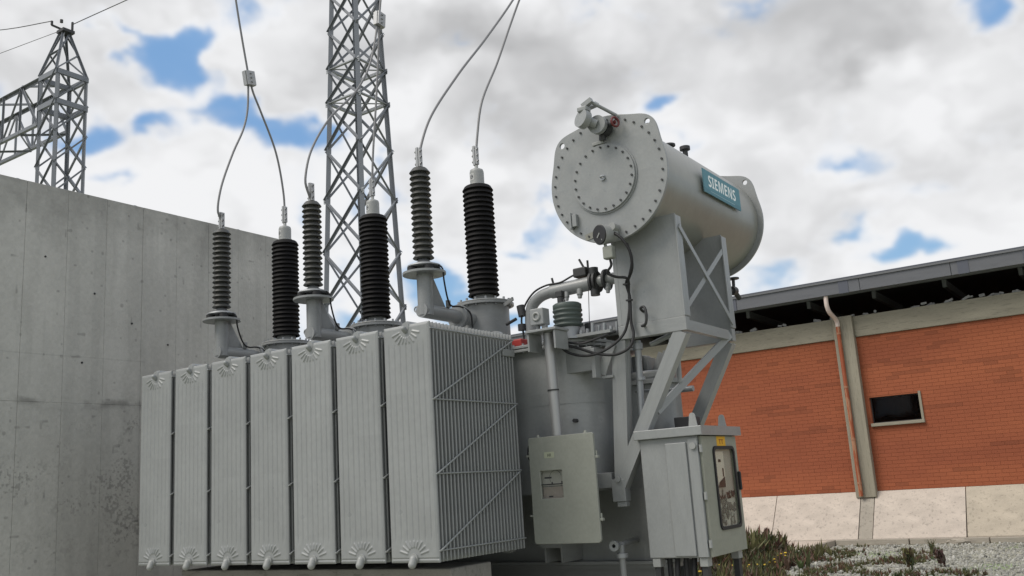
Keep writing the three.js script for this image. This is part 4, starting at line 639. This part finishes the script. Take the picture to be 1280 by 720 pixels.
// ------------------------------------------------------------------ droppers: stranded conductors with parallel clamps
function dropper(label, clampAt, top, g, bk, clampDir) {
  const t = thing('dropper_conductor', label, 'conductor', clampAt, 'conductors dropping to the bushings');
  const r = .0145;
  part('upper_cable', tube([clampAt.map((v, i) => v - clampDir[i] * .05), ...top], r, 40, 10), M.cable, t);
  part('tail_cable', tube(g, r, 70, 10), M.cable, t); part('tail_cable', tube(bk, r, 70, 10), M.cable, t);
  const d = V(...clampDir).normalize(), a = V(...clampAt).addScaledVector(d, -.10), b = V(...clampAt).addScaledVector(d, .10);
  const side = V(0, 0, 1).cross(d).normalize();
  part('parallel_clamp', [bar(a, b, .065, .16, V(0, .1, 1).normalize()), bar(a.clone().addScaledVector(side, .045), b.clone().addScaledVector(side, .045), .022, .14, V(0, .1, 1).normalize())], M.bright, t);
  part('clamp_bolts', [-.06, 0, .06].map((s) => { const c = V(...clampAt).addScaledVector(d, s); return cyl(c.clone().addScaledVector(side, -.06), c.clone().addScaledVector(side, .075), .013, .013, 8); }), M.galv, t);
}
dropper('stranded conductor forking onto the bushing pair beside the concrete wall', [-9.58, 7.375, -8.08], [[-9.58, 8.0, -7.95], [-9.58, 8.5, -7.855], [-9.58, 9.5, -7.7], [-9.58, 12, -7.45]],
  [[-9.58, 5.10, -7.62], [-9.58, 5.25, -7.60], [-9.58, 5.33, -7.56], [-9.58, 5.64, -7.60], [-9.58, 6.2, -7.80], [-9.58, 6.6, -7.98], [-9.58, 6.88, -8.05], [-9.58, 7.35, -8.07]],
  [[-9.58, 5.41, -8.70], [-9.58, 5.6, -8.70], [-9.58, 5.86, -8.68], [-9.58, 6.42, -8.55], [-9.58, 6.94, -8.29], [-9.58, 7.2, -8.15], [-9.58, 7.35, -8.10]], [0, -1, -.18]);
dropper('stranded conductor forking onto the middle bushing pair in front of the lattice mast', [-7.92, 8.03, -8.96], [[-7.92, 8.5, -9.03], [-7.92, 9.5, -9.15], [-7.92, 12, -9.4]],
  [[-7.92, 5.10, -7.62], [-7.92, 5.3, -7.53], [-7.92, 5.4, -7.53], [-7.92, 5.73, -7.62], [-7.92, 6.25, -7.94], [-7.92, 6.8, -8.45], [-7.92, 7.2, -8.70], [-7.92, 7.56, -8.83], [-7.92, 8.0, -8.93]],
  [[-7.92, 5.41, -8.70], [-7.92, 5.9, -8.73], [-7.92, 6.87, -8.85], [-7.92, 7.6, -8.93], [-7.92, 8.0, -8.97]], [0, -1, .10]);
dropper('stranded conductor forking onto the bushing pair beside the oil pipe', [-6.225, 8.75, -10.28], [[-6.225, 9.4, -10.6], [-6.225, 12, -11.6]],
  [[-6.225, 5.10, -7.62], [-6.225, 5.25, -7.63], [-6.225, 5.36, -7.66], [-6.225, 5.74, -7.84], [-6.225, 6.48, -8.42], [-6.225, 7.2, -9.06], [-6.225, 8.08, -9.80], [-6.225, 8.72, -10.27]],
  [[-6.225, 5.41, -8.70], [-6.225, 5.6, -8.72], [-6.225, 5.81, -8.76], [-6.225, 6.27, -8.89], [-6.225, 6.96, -9.30], [-6.225, 7.6, -9.65], [-6.225, 8.15, -9.96], [-6.225, 8.72, -10.3]], [0, -1, .42]);

// ------------------------------------------------------------------ gravel and weeds
{
  const r = rng(101), n = 21000, geo = new THREE.IcosahedronGeometry(1, 0), m = std(0xffffff, .95);
  const im = new THREE.InstancedMesh(geo, m, n); im.name = 'gravel'; im.userData = { kind: 'stuff', label: 'pale loose gravel covering the yard', category: 'gravel' };
  const q = new THREE.Quaternion(), e = new THREE.Euler(), mm = new THREE.Matrix4(), c = new THREE.Color();
  for (let i = 0; i < n; i++) {
    const z = -19.6 + r() * 9, x = (z < -14.4 ? -5.7 : -4.0) + r() * (5.7 + (z + 20) * .15), s = .007 + .024 * r() ** 4;
    e.set(r() * 6, r() * 6, r() * 6); q.setFromEuler(e); mm.compose(V(x, s * .25, z), q, V(s * (1 + r()), s * .7, s)); im.setMatrixAt(i, mm);
    const k = .23 + r() * .21 - (r() < .08 ? .09 : 0); c.setRGB(k, k * .985, k * .89); im.setColorAt(i, c);
  }
  scene.add(im);
  // leaf blade shapes
  const blade = (h, w, lean, tw) => { const g = new THREE.BufferGeometry(); g.setAttribute('position', new THREE.Float32BufferAttribute([-w / 2, 0, 0, w / 2, 0, 0, w * .4, h * .55, lean * .35, -w * .4, h * .55, lean * .35, 0, h, lean], 3)); g.setIndex([0, 1, 2, 0, 2, 3, 3, 2, 4]); g.setAttribute('uv', new THREE.Float32BufferAttribute([0, 0, 1, 0, 1, .5, 0, .5, .5, 1], 2)); g.computeVertexNormals(); return g.rotateY(tw); };
  const leafG = join([blade(.5, .2, .4, 0), blade(.7, .22, .3, 1.2), blade(.6, .2, .45, 2.5), blade(.8, .18, .2, 3.7), blade(.55, .2, .4, 5)]);
  const lm = new THREE.MeshPhysicalMaterial({ color: 0xffffff, roughness: .9, transmission: .25, thickness: 0, side: THREE.DoubleSide });
  const N = 9000, wi = new THREE.InstancedMesh(leafG, lm, N); wi.name = 'weed_cover'; wi.userData = { kind: 'stuff', label: 'dark low weeds spreading over the gravel', category: 'weeds' };
  let k = 0; while (k < N) {
    let x, z, s;
    if (k < 6400) { x = -8.2 + r() * 3.6; z = -17.6 + r() * 5.0; const edge = -5.35 + (noise(z * .9, 2, 4) - .5) * 1.2 + (z + 15.5) * .12; if (x > edge + (r() < .12 ? r() * .5 : 0)) continue; s = .10 + r() * .22 * (.4 + fbm(x * 1.2, z * 1.2, 5, 3)); s *= x < -6.0 ? 1.75 : 1.05; }
    else { x = -5.6 + r() * 5.5; z = -19.4 + r() * 7; const d = fbm(x * 1.1, z * 1.1, 41, 4); if (d < .56 + .10 * sstep(-4.5, -2, x) + .05 * sstep(-16, -19, z)) continue; s = .03 + r() * .09; }
    e.set((r() - .5) * .5, r() * 6.28, (r() - .5) * .5); q.setFromEuler(e); const y = x < -5.86 && z < -14.45 ? .096 : 0; mm.compose(V(x, y, z), q, V(s, s * (.6 + r() * .8), s)); wi.setMatrixAt(k, mm);
    const t = r(); t < .50 ? c.setRGB(.055 + r() * .04, .062 + r() * .035, .026) : t < .82 ? c.setRGB(.12 + r() * .05, .075, .05) : c.setRGB(.14, .135, .05); wi.setColorAt(k, c); k++;
  }
  scene.add(wi);
  const fl = join([new THREE.OctahedronGeometry(1, 1).scale(1, .5, 1)]), F = 210, fi = new THREE.InstancedMesh(fl, std(0xffffff, .8), F); fi.name = 'weed_flowers'; fi.userData = { kind: 'stuff', label: 'small yellow flowers among the weeds', category: 'flowers' };
  for (let i = 0; i < F; i++) { const x = -7.6 + r() * 2.2, z = -17 + r() * 4.2, s = .014 + r() * .018; mm.compose(V(x, .10 + r() * .14, z), q.identity(), V(s, s, s)); fi.setMatrixAt(i, mm); r() < .8 ? c.setRGB(.62, .42, .04) : c.setRGB(.6, .58, .5); fi.setColorAt(i, c); }
  scene.add(fi);
  // single plants that stand out
  const plantM = new THREE.MeshPhysicalMaterial({ color: 0xffffff, vertexColors: true, roughness: .9, transmission: .2, thickness: 0, side: THREE.DoubleSide });
  function plant(name, label, cat, x, z, h, n, spread, cols, leafy) {
    const y = x < -5.86 && z < -14.45 ? .098 : 0, gs = [];
    for (let i = 0; i < n; i++) {
      const a = r() * 6.28, hh = h * (.5 + r() * .6), g = nonIdx(blade(hh, leafy ? .012 : .018, hh * spread * (.3 + r()), 0)); g.rotateY(a).translate(Math.cos(a) * .03, 0, Math.sin(a) * .03); gs.push(g);
      if (leafy) for (let q2 = 0; q2 < 9; q2++) { const t = .25 + .75 * r(), l = nonIdx(blade(.07 + r() * .05, .045, .03, r() * 6.28)); l.rotateX((r() - .5) * 1.5).translate(0, 0, 0); const off = hh * spread * .6 * t * t; l.translate(Math.sin(a) * off + (r() - .5) * .08, hh * t, Math.cos(a) * off + (r() - .5) * .08); gs.push(l); }
    }
    for (const g of gs) { const cc = cols[Math.floor(r() * cols.length)], v = .75 + r() * .5, col = new Float32Array(g.attributes.position.count * 3); for (let i = 0; i < col.length; i += 3) { col[i] = cc[0] * v; col[i + 1] = cc[1] * v; col[i + 2] = cc[2] * v; } g.setAttribute('color', new THREE.BufferAttribute(col, 3)); g.translate(x, y, z); }
    solo(name, gs, plantM, { label, category: cat, group: 'plants growing in the yard' }, [x, y, z]);
  }
  const gr = [[.06, .085, .03], [.12, .12, .035], [.09, .06, .03]], br = [[.10, .05, .045], [.07, .06, .035], [.13, .075, .06]];
  plant('grass_tuft', 'spiky grass tuft growing out of the bare gravel before the apron', 'grass tuft', -3.45, -17.3, .30, 46, .45, gr, false);
  plant('dry_shrub', 'reddish brown dry weed standing against the white apron beside the cabinet', 'weed', -7.15, -16.6, .62, 34, .42, br, true);
  plant('dry_shrub', 'low reddish weed leaning over the concrete path edge', 'weed', -6.35, -17.2, .36, 22, .6, br, true);
  plant('dry_shrub', 'dark upright weed rising from the gravel', 'weed', -3.35, -15.1, .30, 12, .4, gr, true);
  plant('dry_shrub', 'small branching weed beside the grass tuft', 'weed', -3.0, -15.6, .24, 10, .6, br, true);
  plant('dry_shrub', 'yellow flowered weed under the cabinet door', 'weed', -6.15, -14.3, .34, 26, .5, [[.12, .13, .03], [.35, .25, .04], [.08, .09, .03]], true);
  const stone = new THREE.DodecahedronGeometry(.09, 1); { const p = stone.attributes.position; for (let i = 0; i < p.count; i++) { const v = V(p.getX(i), p.getY(i), p.getZ(i)), f = .8 + .45 * noise(v.x * 16, v.y * 16, v.z * 16); p.setXYZ(i, v.x * f * 2.2, v.y * f * .7, v.z * f); } stone.computeVertexNormals(); }
  solo('kerb_rubble', stone.translate(-3.42, .05, -19.60), M.kerb, { label: 'broken grey lump of concrete lying against the kerb', category: 'rubble' }, [-3.42, 0, -19.60]);
}

scene.traverse((o) => { if (o.isMesh) { o.castShadow = true; o.receiveShadow = true; } });
renderer.render(scene, camera);
